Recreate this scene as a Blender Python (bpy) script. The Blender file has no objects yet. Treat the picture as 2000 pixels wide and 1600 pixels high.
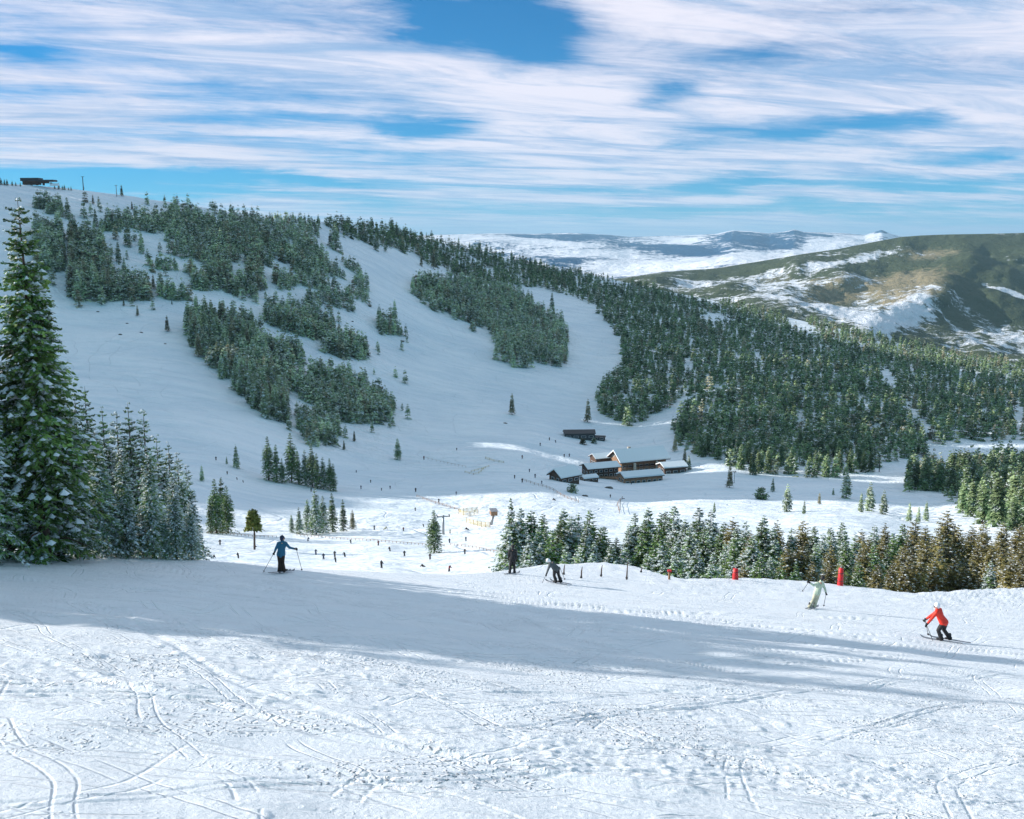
import bpy, math, random
import numpy as np
from mathutils import Vector, Matrix
R = math.radians
random.seed(7)
C = bpy.context.scene.collection
scn = bpy.context.scene

# ------------------------------------------------------------ camera
PITCH = R(9.57); F = 1900.0
cam = bpy.data.cameras.new('camera'); camo = bpy.data.objects.new('camera', cam); C.objects.link(camo)
cam.sensor_fit = 'HORIZONTAL'; cam.sensor_width = 36; cam.lens = 36*F/2000
cam.clip_start = 0.1; cam.clip_end = 200000
camo.location = (0, 0, 0); camo.rotation_euler = (math.pi/2-PITCH, 0, 0)
scn.camera = camo

# ------------------------------------------------------------ light
SUN_EL = R(20); SUN_AZ = R(100)          # azimuth measured from +Y towards -X
scn.view_settings.view_transform = 'Standard'; scn.view_settings.look = 'None'
scn.view_settings.exposure = 0.50; scn.view_settings.gamma = 1.0
scn.view_settings.use_curve_mapping = False
SUN_AZ = R(80)
sdir = Vector((-math.sin(SUN_AZ)*math.cos(SUN_EL), math.cos(SUN_AZ)*math.cos(SUN_EL), math.sin(SUN_EL)))
sl = bpy.data.lights.new('sun', 'SUN'); sl.energy = 5.4; sl.angle = R(0.5); sl.color = (1.0, 0.93, 0.86)
so = bpy.data.objects.new('sun', sl); C.objects.link(so)
so.rotation_euler = sdir.to_track_quat('Z', 'Y').to_euler()
so.location = (0, 0, 300)

class N:
    """tiny expression builder for shader nodes"""
    def __init__(s, tree): s.t = tree
    def new(s, typ, **kw):
        n = s.t.nodes.new(typ)
        for k, v in kw.items(): setattr(n, k, v)
        return n
    def put(s, sock, v):
        if hasattr(v, 'is_output') or isinstance(v, bpy.types.NodeSocket): s.t.links.new(v, sock)
        else: sock.default_value = v
    def m(s, op, a, b=0.0, c=0.0, clamp=False):
        n = s.new('ShaderNodeMath', operation=op, use_clamp=clamp)
        s.put(n.inputs[0], a); s.put(n.inputs[1], b)
        if op in ('MULTIPLY_ADD', 'SMOOTH_MIN', 'COMPARE'): s.put(n.inputs[2], c)
        return n.outputs[0]
    def add(s, a, b): return s.m('ADD', a, b)
    def sub(s, a, b): return s.m('SUBTRACT', a, b)
    def mul(s, a, b): return s.m('MULTIPLY', a, b)
    def ss(s, v, a, b, lo=0.0, hi=1.0):
        n = s.new('ShaderNodeMapRange', interpolation_type='SMOOTHSTEP')
        s.put(n.inputs['Value'], v); s.put(n.inputs['From Min'], a); s.put(n.inputs['From Max'], b)
        s.put(n.inputs['To Min'], lo); s.put(n.inputs['To Max'], hi)
        return n.outputs[0]
    def mix(s, f, a, b):
        n = s.new('ShaderNodeMix', data_type='RGBA')
        s.put(n.inputs[0], f)
        for i, v in ((6, a), (7, b)):
            if isinstance(v, (tuple, list)): v = tuple(v) + ((1,) if len(v) == 3 else ())
            s.put(n.inputs[i], v)
        return n.outputs[2]
    def noise(s, vec, scale, detail=4, rough=0.5, dist=0.0, dim='3D', ntype='FBM'):
        n = s.new('ShaderNodeTexNoise', noise_dimensions=dim, noise_type=ntype)
        if vec is not None: s.put(n.inputs['Vector'], vec)
        n.inputs['Scale'].default_value = scale; n.inputs['Detail'].default_value = detail
        n.inputs['Roughness'].default_value = rough; n.inputs['Distortion'].default_value = dist
        return n.outputs[0]
    def comb(s, x, y, z):
        n = s.new('ShaderNodeCombineXYZ')
        for i, v in enumerate((x, y, z)): s.put(n.inputs[i], v)
        return n.outputs[0]
    def sep(s, v):
        n = s.new('ShaderNodeSeparateXYZ'); s.put(n.inputs[0], v); return n.outputs
    def obj(s):
        return s.new('ShaderNodeTexCoord').outputs['Object']
    def geo(s): return s.new('ShaderNodeNewGeometry')

def rayv(px, py):
    """direction of the ray through a photograph position, scaled to Y = 1"""
    px = np.asarray(px, float); py = np.asarray(py, float)
    cy = F*math.cos(PITCH)+(800-py)*math.sin(PITCH)
    cz = -F*math.sin(PITCH)+(800-py)*math.cos(PITCH)
    return (px-1000)/cy, cz/cy

world = bpy.data.worlds.new('World'); scn.world = world; world.use_nodes = True
def build_world():
    t = world.node_tree; t.nodes.clear(); n = N(t)
    sky = n.new('ShaderNodeTexSky'); sky.sky_type = 'NISHITA'; sky.sun_disc = False
    sky.sun_elevation = SUN_EL; sky.sun_rotation = -SUN_AZ; sky.altitude = 2500
    sky.air_density = 1.0; sky.dust_density = 0.4; sky.ozone_density = 2.5
    d = n.new('ShaderNodeTexCoord').outputs['Generated']
    x, y, z = n.sep(d)
    zz = n.add(n.m('MAXIMUM', z, 0.0), 0.045)
    u = n.m('DIVIDE', x, zz); v = n.m('DIVIDE', y, zz)
    # long cirrus sheets, drawn out across the view and tilted a little
    ur = n.add(n.mul(u, 0.93), n.mul(v, 0.36)); vr = n.sub(n.mul(v, 0.93), n.mul(u, 0.36))
    p1 = n.comb(n.mul(ur, 0.16), n.mul(vr, 0.50), 3.3)
    a = n.noise(p1, 1.0, 10, 0.66, 1.0)
    p2 = n.comb(n.mul(u, 0.35), n.mul(v, 1.9), 8.1)
    b = n.noise(p2, 1.0, 9, 0.70, 0.9)
    p3 = n.comb(n.mul(x, 3.0), n.mul(y, 3.0), n.add(n.mul(z, 12.0), n.mul(x, 2.0)))
    c = n.noise(p3, 1.0, 6, 0.6, 0.6)
    cov = n.add(n.add(n.mul(a, 0.58), n.mul(b, 0.14)), n.mul(c, 0.28))
    # open blue gaps: (px, py, half width, half height, depth)
    holes = [(935, 28, 175, 50, .32), (1080, 95, 90, 35, .15), (1300, 188, 60, 22, .22), (1660, 245, 150, 20, .20), (1840, 235, 120, 16, .16),
             (130, 352, 360, 26, .34), (520, 345, 240, 14, .2), (600, 180, 200, 20, .12), (860, 255, 110, 20, .24), (1400, 365, 320, 12, .17), (1560, 412, 420, 16, .22),
             (1350, 270, 160, 20, .15), (520, 235, 330, 16, .18), (30, 110, 110, 14, .14), (20, 185, 110, 16, .15), (1980, 300, 120, 14, .2),
             (1740, 20, 140, 14, .10), (620, 15, 120, 20, .08), (1500, 100, 160, 14, .08), (1890, 365, 140, 12, .15)]
    acc = None
    wn = n.noise(n.comb(n.mul(x, 5.0), n.mul(z, 26.0), y), 1.0, 5, 0.6, 0.5)
    w = n.mul(n.sub(wn, 0.5), 0.075)
    wz = n.add(z, n.mul(w, 0.55)); wx = n.add(x, n.mul(w, 1.5))
    for (px, py, hw, hh, dep) in holes:
        rx, rz = rayv(px, py); L = math.sqrt(rx*rx+1+rz*rz)
        gx = n.mul(n.sub(wx, float(rx/L)), 1900.0/hw); gz = n.mul(n.sub(wz, float(rz/L)), 1900.0/hh)
        g = n.mul(n.m('EXPONENT', n.mul(n.add(n.mul(gx, gx), n.mul(gz, gz)), -1.0)), dep)
        acc = g if acc is None else n.add(acc, g)
    front = n.ss(y, 0.15, 0.5)
    cov = n.sub(cov, n.mul(n.mul(acc, 0.86), front))
    back = n.sub(0.44, n.mul(front, 0.06))
    mott = n.noise(n.comb(n.mul(ur, 1.2), n.mul(vr, 2.4), 5.0), 1.0, 8, .7, .8)
    cov = n.add(cov, n.mul(n.sub(mott, .5), .24))
    cl = n.m('POWER', n.ss(cov, n.sub(back, .06), n.add(back, .16)), .9)
    dens = n.noise(n.comb(n.mul(ur, 0.7), n.mul(vr, 2.2), 1.0), 1.0, 10, 0.68, 0.7)
    ccol = n.mix(n.ss(dens, 0.34, 0.60), (0.36, 0.50, 0.74), (0.88, 0.84, 0.93))
    ccol = n.mix(n.ss(y, -.1, .35), (0.27, 0.51, 0.58), ccol)     # unseen cloud behind the camera, tinted cyan to fill the shaded snow
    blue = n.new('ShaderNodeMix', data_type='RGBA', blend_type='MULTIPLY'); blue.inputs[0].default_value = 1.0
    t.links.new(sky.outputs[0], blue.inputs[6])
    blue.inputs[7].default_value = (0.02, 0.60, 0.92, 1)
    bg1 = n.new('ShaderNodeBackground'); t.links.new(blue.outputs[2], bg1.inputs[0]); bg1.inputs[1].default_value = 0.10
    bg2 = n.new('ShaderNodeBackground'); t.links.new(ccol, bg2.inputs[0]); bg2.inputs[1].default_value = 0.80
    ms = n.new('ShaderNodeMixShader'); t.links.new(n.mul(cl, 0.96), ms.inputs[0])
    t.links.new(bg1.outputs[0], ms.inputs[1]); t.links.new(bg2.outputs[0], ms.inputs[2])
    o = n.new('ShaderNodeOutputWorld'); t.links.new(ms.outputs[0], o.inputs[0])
build_world()

# ------------------------------------------------------------ small helpers
def tag(o, label=None, cat=None, group=None, kind=None):
    if label: o['label'] = label
    if cat: o['category'] = cat
    if group: o['group'] = group
    if kind: o['kind'] = kind
    return o
def link(name, me, parent=None):
    o = bpy.data.objects.new(name, me); C.objects.link(o)
    if parent: o.parent = parent
    return o
def empty(name, loc, rz=0.0):
    o = bpy.data.objects.new(name, None); C.objects.link(o); o.location = loc; o.rotation_euler = (0, 0, rz)
    o.empty_display_size = 0.3
    return o
def npmesh(name, v, f, mats, mi=None, smooth=False):
    """v (n,3), f (m,4) or (m,3) numpy arrays"""
    me = bpy.data.meshes.new(name); v = np.asarray(v, np.float32); f = np.asarray(f, np.int32)
    k = f.shape[1]
    me.vertices.add(len(v)); me.vertices.foreach_set('co', v.ravel())
    me.loops.add(f.size); me.loops.foreach_set('vertex_index', f.ravel())
    me.polygons.add(len(f)); me.polygons.foreach_set('loop_start', np.arange(0, f.size, k, dtype=np.int32))
    for m in mats: me.materials.append(m)
    if mi is not None: me.polygons.foreach_set('material_index', np.asarray(mi, np.int32))
    me.polygons.foreach_set('use_smooth', np.full(len(f), smooth))
    me.update(calc_edges=True)
    return me
def grid_faces(nr, nc):
    i = np.arange(nr*nc).reshape(nr, nc)
    return np.stack([i[:-1, :-1], i[:-1, 1:], i[1:, 1:], i[1:, :-1]], -1).reshape(-1, 4)
class MB:
    """collects simple shapes into one mesh"""
    def __init__(s): s.v = []; s.f = []; s.sm = []
    def poly(s, vs, fs, smooth=False):
        b = len(s.v); s.v += [tuple(p) for p in vs]; s.f += [tuple(b+i for i in q) for q in fs]; s.sm += [smooth]*len(fs)
        return s
    def box(s, c, size, rz=0.0, M=None):
        hx, hy, hz = size[0]/2, size[1]/2, size[2]/2
        ps = [Vector((a*hx, b*hy, d*hz)) for d in (-1, 1) for b in (-1, 1) for a in (-1, 1)]
        rot = Matrix.Rotation(rz, 3, 'Z') if M is None else M
        ps = [rot @ p + Vector(c) for p in ps]
        return s.poly(ps, [(0, 2, 3, 1), (4, 5, 7, 6), (0, 1, 5, 4), (2, 6, 7, 3), (0, 4, 6, 2), (1, 3, 7, 5)])
    def tube(s, pts, rad, n=8, cap=True, smooth=True):
        pts = [Vector(p) for p in pts]
        if not hasattr(rad, '__len__'): rad = [rad]*len(pts)
        rings = []
        for i, p in enumerate(pts):
            d = (pts[min(i+1, len(pts)-1)]-pts[max(i-1, 0)]).normalized()
            a = d.orthogonal().normalized() if abs(d.z) < .9 else d.cross(Vector((0, 1, 0))).normalized()
            b = d.cross(a)
            rings.append([p+(a*math.cos(2*math.pi*k/n)+b*math.sin(2*math.pi*k/n))*rad[i] for k in range(n)])
        vs = [q for r in rings for q in r]; fs = []
        for i in range(len(pts)-1):
            for k in range(n):
                k2 = (k+1) % n; fs.append((i*n+k, i*n+k2, (i+1)*n+k2, (i+1)*n+k))
        if cap: fs.append(tuple(range(n-1, -1, -1))); fs.append(tuple((len(pts)-1)*n+k for k in range(n)))
        return s.poly(vs, fs, smooth)
    def build(s, name, mat, parent=None, link_=True):
        me = bpy.data.meshes.new(name); me.from_pydata(s.v, [], s.f); me.materials.append(mat)
        me.polygons.foreach_set('use_smooth', s.sm); me.update()
        return link(name, me, parent) if link_ else me

# numpy noise
def _hash(ix, iy, seed):
    h = (ix.astype(np.int64)*374761393+iy.astype(np.int64)*668265263+seed*2147483647) & 0xffffffff
    h = ((h ^ (h >> 13))*1274126177) & 0xffffffff
    h = (h ^ (h >> 16)) & 0xffff
    return h/65535.0*2-1
def vnoise(x, y, seed=0):
    ix = np.floor(x); iy = np.floor(y); fx = x-ix; fy = y-iy
    ux = fx*fx*fx*(fx*(fx*6-15)+10); uy = fy*fy*fy*(fy*(fy*6-15)+10)
    a = _hash(ix, iy, seed); b = _hash(ix+1, iy, seed); c = _hash(ix, iy+1, seed); d = _hash(ix+1, iy+1, seed)
    return (a*(1-ux)+b*ux)*(1-uy)+(c*(1-ux)+d*ux)*uy
def fbm(x, y, oct=4, seed=0, gain=.5):
    s = 0; a = 1.0; t = 0
    for k in range(oct):
        s = s+a*vnoise(x*2.03**k+17.3*k, y*2.03**k-9.1*k, seed+k); t += a; a *= gain
    return s/t
def sstep(x, a, b):
    t = np.clip((x-a)/(b-a), 0, 1); return t*t*(3-2*t)
def in_poly(px, py, poly):
    px = np.asarray(px); py = np.asarray(py); r = np.zeros(px.shape, bool)
    n = len(poly)
    for i in range(n):
        x1, y1 = poly[i]; x2, y2 = poly[(i+1) % n]
        c = ((y1 > py) != (y2 > py)) & (px < (x2-x1)*(py-y1)/((y2-y1) or 1e-9)+x1)
        r ^= c
    return r

# ------------------------------------------------------------ materials
def mat(name):
    m = bpy.data.materials.new(name); m.use_nodes = True; t = m.node_tree; t.nodes.clear(); n = N(t)
    p = n.new('ShaderNodeBsdfPrincipled'); o = n.new('ShaderNodeOutputMaterial'); t.links.new(p.outputs[0], o.inputs[0])
    return m, n, p
def col(n, p, v):
    if isinstance(v, (tuple, list)): v = tuple(v)+((1,) if len(v) == 3 else ())
    n.put(p.inputs['Base Color'], v)
def bump(n, p, h, dist, strength=1.0):
    b = n.new('ShaderNodeBump'); b.inputs['Distance'].default_value = dist; b.inputs['Strength'].default_value = strength
    n.t.links.new(h, b.inputs['Height']); n.t.links.new(b.outputs[0], p.inputs['Normal'])
def plain(name, c, rough=.6, metal=0.0, var=.25, scale=3.0):
    m, n, p = mat(name); k = n.noise(n.obj(), scale, 4)
    col(n, p, n.mix(n.ss(k, .3, .7), [a*(1-var) for a in c], [min(1, a*(1+var)) for a in c]))
    p.inputs['Roughness'].default_value = rough; p.inputs['Metallic'].default_value = metal
    return m
SNOW = (0.74, 0.80, 0.84)
def snow_near():
    m, n, p = mat('slope_snow'); o = n.obj(); x, y, z = n.sep(o)
    fine = n.noise(o, 9.0, 8, .65); grit = n.noise(o, 46.0, 5, .6)
    st = n.noise(n.comb(n.mul(x, .9), n.mul(y, 6.0), 0.0), 2.2, 6, .6, .4)
    vor = n.new('ShaderNodeTexVoronoi'); vor.feature = 'F1'; vor.inputs['Scale'].default_value = 7.5
    wv = n.new('ShaderNodeVectorMath', operation='ADD'); t = n.t
    wn = n.new('ShaderNodeTexNoise'); wn.inputs['Scale'].default_value = 4.0; t.links.new(o, wn.inputs['Vector'])
    sc = n.new('ShaderNodeVectorMath', operation='SCALE'); t.links.new(wn.outputs['Color'], sc.inputs[0]); sc.inputs[3].default_value = .35
    t.links.new(o, wv.inputs[0]); t.links.new(sc.outputs[0], wv.inputs[1]); t.links.new(wv.outputs[0], vor.inputs['Vector'])
    patch = n.ss(n.noise(n.comb(n.mul(x, .22), n.mul(y, .5), 2.0), 1.0, 4, .55), .46, .62)
    nearm = n.ss(y, 31.0, 22.0)
    clod = n.mul(n.mul(n.ss(vor.outputs[0], .42, .05), patch), n.mul(nearm, 1.5))
    ln = None                                    # fine ski scratches crossing the slope
    for k_, (ang, fx, fy, f_, w_) in enumerate(((14, .06, .10, .62, .022), (-24, .07, .12, .50, .022), (-52, .10, .10, .42, .020), (48, .09, .10, .36, .018), (-6, .05, .14, .9, .03))):
        ca, sa = math.cos(R(ang)), math.sin(R(ang))
        u_ = n.add(n.mul(x, ca), n.mul(y, sa)); v_ = n.sub(n.mul(y, ca), n.mul(x, sa))
        q = n.add(n.mul(n.noise(n.comb(n.mul(u_, fx), n.mul(v_, fy), k_*7.0), 1.0, 2, .35, .0), 3.2), n.mul(v_, f_))
        l_ = n.mul(n.ss(n.m('ABSOLUTE', n.sub(n.m('FRACT', q), .5)), .0, w_), n.ss(n.m('ABSOLUTE', n.sub(n.m('FRACT', n.add(q, .32*f_)), .5)), .0, w_))
        brk = n.ss(n.noise(n.comb(n.mul(x, .5), n.mul(y, .7), 3.0+k_), 1.0, 3, .5), .44, .52)
        l_ = n.add(n.mul(n.sub(l_, 1.0), brk), 1.0)
        ln = l_ if ln is None else n.mul(ln, l_)
    fine = n.add(fine, n.mul(ln, .65))
    h = n.add(n.add(n.mul(fine, .9), n.mul(grit, .25)), n.add(n.mul(st, .8), n.mul(clod, 1.0)))
    bump(n, p, h, .06)
    col(n, p, n.mix(n.ss(n.noise(o, .35, 5, .6), .35, .7), (0.80, 0.85, 0.90), (0.84, 0.88, 0.92)))
    p.inputs['Roughness'].default_value = .55
    p.inputs['Specular IOR Level'].default_value = .3
    return m
def snow_far():
    m, n, p = mat('mountain_snow'); o = n.obj(); x, y, z = n.sep(o)
    a = n.noise(o, .012, 6, .6); b = n.noise(o, .11, 6, .6)
    st = n.noise(n.comb(n.mul(x, .02), n.mul(y, .10), n.mul(z, .02)), 1.0, 6, .6, .5)
    ln = None                                    # ski tracks: thin curving lines
    for ca, sa, w_ in ((.9, .3, .035), (.5, -.85, .028), (-.2, .97, .04)):
        q = n.add(n.mul(n.noise(n.comb(n.mul(x, .012), n.mul(y, .010), w_*900), 1.0, 2, .4), 5.0), n.mul(n.add(n.mul(x, ca), n.mul(y, sa)), w_))
        l_ = n.ss(n.m('ABSOLUTE', n.sub(n.m('FRACT', q), .5)), .0, .03)
        l_ = n.add(n.mul(n.sub(l_, 1.0), n.ss(n.noise(n.comb(n.mul(x, .02), n.mul(y, .02), w_*500), 1.0, 3), .48, .56)), 1.0)
        ln = l_ if ln is None else n.m('MULTIPLY', ln, l_)
    mog = n.noise(n.comb(n.mul(x, .14), n.mul(y, .10), 0.0), 1.0, 3, .5)
    mm = n.ss(n.noise(o, .006, 3), .50, .62)
    bump(n, p, n.add(n.add(n.add(n.mul(b, 1.5), n.mul(st, 2.2)), n.mul(a, 4.0)), n.add(n.mul(ln, .22), n.mul(n.mul(mog, mm), 2.2))), 1.2)
    base = n.mix(n.ss(n.add(n.mul(a, .6), n.mul(st, .4)), .36, .62), (0.68, 0.77, 0.84), (0.84, 0.89, 0.93))
    col(n, p, n.mix(n.mul(n.sub(1.0, ln), .20), base, (0.52, 0.60, 0.68)))
    p.inputs['Roughness'].default_value = .7
    return m
def foliage(name, dark, light, snow_amt, nscale):
    """needles; snow lies on faces that look up, broken by noise"""
    m, n, p = mat(name); g = n.geo(); o = n.obj()
    nz = n.m('ABSOLUTE', n.sep(g.outputs['True Normal'])[2])
    k = n.noise(o, nscale, 4, .6)
    ri = n.new('ShaderNodeObjectInfo').outputs['Random']
    base = n.mix(n.ss(n.noise(o, nscale*.6, 3), .35, .65), dark, light)
    hs = n.new('ShaderNodeHueSaturation'); hs.inputs['Hue'].default_value = .5
    n.t.links.new(n.add(n.mul(ri, .5), .75), hs.inputs['Value']); n.t.links.new(base, hs.inputs['Color'])
    wp = n.noise(g.outputs['Position'], .045 if nscale < 1 else .4, 3, .6)
    hs2 = n.new('ShaderNodeHueSaturation'); n.t.links.new(n.ss(wp, .3, .7, .50, 1.45), hs2.inputs['Value']); n.t.links.new(hs.outputs[0], hs2.inputs['Color'])
    s = n.mul(n.ss(n.add(k, n.mul(nz, .22)), .86-snow_amt*.3, .98-snow_amt*.3), .85)
    col(n, p, n.mix(s, hs2.outputs[0], SNOW)); p.inputs['Roughness'].default_value = .75
    p.inputs['Specular IOR Level'].default_value = .2
    return m
M_snow = snow_near(); M_msnow = snow_far()
M_need = foliage('spruce_needles', (.045, .105, .030), (.165, .255, .07), .46, 3.0)
M_need2 = foliage('frosted_needles', (.055, .125, .045), (.20, .30, .10), .68, 2.0)
M_needb = foliage('rusty_needles', (.105, .100, .034), (.26, .225, .085), .38, 2.0)
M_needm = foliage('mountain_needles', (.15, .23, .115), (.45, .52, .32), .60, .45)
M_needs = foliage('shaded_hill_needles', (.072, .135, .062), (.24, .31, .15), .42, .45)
M_needmb = foliage('mountain_brown_needles', (.20, .19, .11), (.38, .36, .24), .45, .45)
M_needy = foliage('yellowish_needles', (.12, .15, .03), (.32, .34, .09), .1, 2.0)
M_bark = plain('bark', (.075, .05, .038), .9, scale=8)
M_lump = plain('branch_snow', (.72, .78, .82), .6, var=.03)
M_wood = plain('dark_timber', (.075, .042, .028), .8, var=.4, scale=1.5)
M_wood2 = plain('brown_timber', (.27, .155, .09), .8, var=.35, scale=1.5)
M_stone = plain('stone_wall', (.34, .32, .28), .9, var=.3, scale=1.2)
M_glass = plain('window_glass', (.03, .04, .05), .15, var=.1)
M_steel = plain('galvanised_steel', (.30, .31, .32), .45, .7)
M_dsteel = plain('dark_steel', (.05, .055, .06), .5, .4)
M_rock = plain('rock', (.10, .09, .08), .9, var=.5, scale=.8)
M_red = plain('red_pad', (.55, .012, .015), .5, var=.15)
M_yel = plain('yellow_netting', (.62, .50, .16), .6)
M_twig = plain('bush_twigs', (.075, .07, .035), .9, var=.4)
M_white = plain('white_paint', (.75, .76, .78), .5, var=.05)

# ------------------------------------------------------------ foreground slope (layer A)
HC, SY, SX = 5.0, .25, .088
CREST = [(-1300, 985), (-700, 1034), (0, 1089), (110, 1082), (250, 1087), (400, 1094), (500, 1101), (560, 1107), (640, 1113), (745, 1118), (880, 1122), (960, 1118),
         (1000, 1112), (1060, 1104), (1120, 1101), (1180, 1098), (1240, 1106), (1290, 1122), (1340, 1131), (1430, 1130), (1500, 1130), (1600, 1136),
         (1660, 1143), (1700, 1148), (1750, 1155), (1800, 1157), (1850, 1154), (1900, 1151), (2000, 1149), (2100, 1163), (2400, 1204), (2700, 1229), (3200, 1270), (3600, 1303)]
cx_, cy_ = np.array(CREST).T
def crest(px): return np.interp(px, cx_, cy_)
def plane_hit(px, py):
    rx, rz = rayv(px, py); Y = HC/(-rz-SY-SX*rx); return rx*Y, Y, rz*Y
def und(X, Y):
    """gentle rolls, faded out at the far edge so the crest keeps its line"""
    w = sstep(Y, 46, 34)
    return .16*fbm(X*.16, Y*.22, 3, 5)*w + .05*fbm(X*.5, Y*.7, 2, 11)*(w*.8+.2)
rs = np.random.RandomState(3)
TR = []
for k in range(46):
    x0 = rs.uniform(-16, 16); y0 = rs.uniform(11, 42)
    TR.append((x0, y0, rs.uniform(-.7, .9), rs.uniform(-.035, .035), rs.uniform(4, 11), rs.uniform(.025, .07), rs.uniform(.012, .035), rs.rand() < .5))
TR += [(-9, 18.5, .10, .006, 5, .05, .05, True), (-10, 17.3, .20, .0, 5, .05, .055, True), (-5, 19, -1.0, .05, 6, .11, .03, False),
       (8, 18, .05, .0, 14, .035, .03, True), (-2, 16, -.35, .02, 8, .14, .045, False)]
def relief(X, Y):
    near = sstep(Y, 33, 20)
    mask = sstep(fbm(X*.16+3, Y*.30+8, 3, 21), -.12, .30)
    mask2 = sstep(fbm(X*.30-4, Y*.5+2, 3, 41), -.05, .35)
    c1 = np.abs(fbm(X*1.6+Y*.7, Y*2.4-X*.5, 3, 31, .6)); c2 = np.abs(fbm(X*4.0-Y*1.2, Y*5.0, 2, 37, .6))*sstep(Y, 22, 15)
    h = near*(mask*(.065*(.32-c1)+.03*(.3-c2)) + .012*fbm(X*2.6, Y*3.2, 3, 51))
    h = h+near*mask2*.028*np.clip(fbm(X*2.6, Y*4.0, 2, 61, .6)-.1, 0, 1)*2
    # groomed streaks running down to the right on the shaded band
    q = Y+.13*X
    st = fbm(X*.10, q*.9, 3, 71, .62)
    h = h+.05*st*(1-near*.75)*sstep(Y, 60, 40)+.012*fbm(X*.16, q*2.2, 1, 75)*(1-near)
    for (x0, y0, b, c, ext, w, dep, pair) in TR:
        dx = X-x0; fy = y0+b*dx+c*dx*dx+.12*np.sin(dx*1.3); sl_ = np.sqrt(1+(b+2*c*dx)**2)
        e = np.clip(1.3-np.abs(dx)/ext, 0, 1); e = np.minimum(e*2.5, 1)
        for off in ((0, .34) if pair else (0,)):
            d = (Y-fy-off)/sl_
            h = h+e*(-dep*np.exp(-(d/w)**2)+.45*dep*np.exp(-((np.abs(d)-2.1*w)/(w*.9))**2))
    return h
def fg():
    ux = np.r_[np.arange(-1200, -100, 14), np.arange(-100, 2100, 2.6), np.arange(2104, 3500, 14)]
    tt = np.r_[np.linspace(0, 1, 420)**.92, 1+np.linspace(.02, 1.3, 34)]; nr = len(tt)
    PX = np.tile(ux, (nr, 1)); cr = crest(ux)
    PY = cr[None, :]+(1790-cr[None, :])*tt[:, None]
    X, Y, Z = plane_hit(PX, PY)
    edge = sstep(tt, 0, .03)[:, None]
    Z = Z+(und(X, Y)+relief(X, Y))*edge
    lump = (.10*fbm(X*.45, Y*.3, 4, 91)+.05*fbm(X*1.4, Y*1.0, 3, 95))*sstep(PX, 900, 1250)*sstep(tt, .10, 0)[:, None]
    lump += .07*fbm(X*1.6, Y*1.2, 4, 97)*sstep(PX, 1750, 1850)*sstep(tt, .14, .03)[:, None]
    Z = Z+lump
    # back side of the crest, rolling down into the valley
    bk = []
    for m_, dz in ((1.7, .55), (4.0, 1.7), (8.0, 4.2), (14.0, 8.6), (24.0, 17.0), (40.0, 32.0)):
        r = 1+m_/Y[0]; bk.append((X[0]*r, Y[0]+m_, Z[0]-dz-.06*m_))
    bk = bk[::-1]
    X = np.vstack([[b[0] for b in bk], X]); Y = np.vstack([[b[1] for b in bk], Y]); Z = np.vstack([[b[2] for b in bk], Z])
    v = np.stack([X, Y, Z], -1).reshape(-1, 3)
    me = npmesh('snow_slope', v, grid_faces(*X.shape)[:, ::-1], [M_snow], smooth=True)
    tag(link('snow_slope', me), kind='structure')
    # the same slope going on around and behind the viewer
    gx = np.linspace(-90, 90, 91); gy = np.linspace(-70, 60, 66); GX, GY = np.meshgrid(gx, gy)
    GZ = -HC-SY*GY-SX*GX+.10*fbm(GX*.08, GY*.08, 3, 5)-.20
    GZ = np.where((GY > 9) & (np.abs(GX) < GY*1.0+1), GZ-2.2, GZ)
    GZ = GZ-.02*np.maximum(GY-40, 0)**2
    v = np.stack([GX, GY, GZ], -1).reshape(-1, 3)
    tag(link('upper_slope', npmesh('upper_slope', v, grid_faces(*GX.shape), [M_snow], smooth=True)), kind='structure')
fg()
def hgt(P, pt):
    return float(rayv(0, pt)[1])*P.y-P.z
def onA(px, py):
    X, Y, Z = plane_hit(px, py); X, Y, Z = float(X), float(Y), float(Z)
    return Vector((X, Y, Z+float(und(np.array(X), np.array(Y)))))

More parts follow.
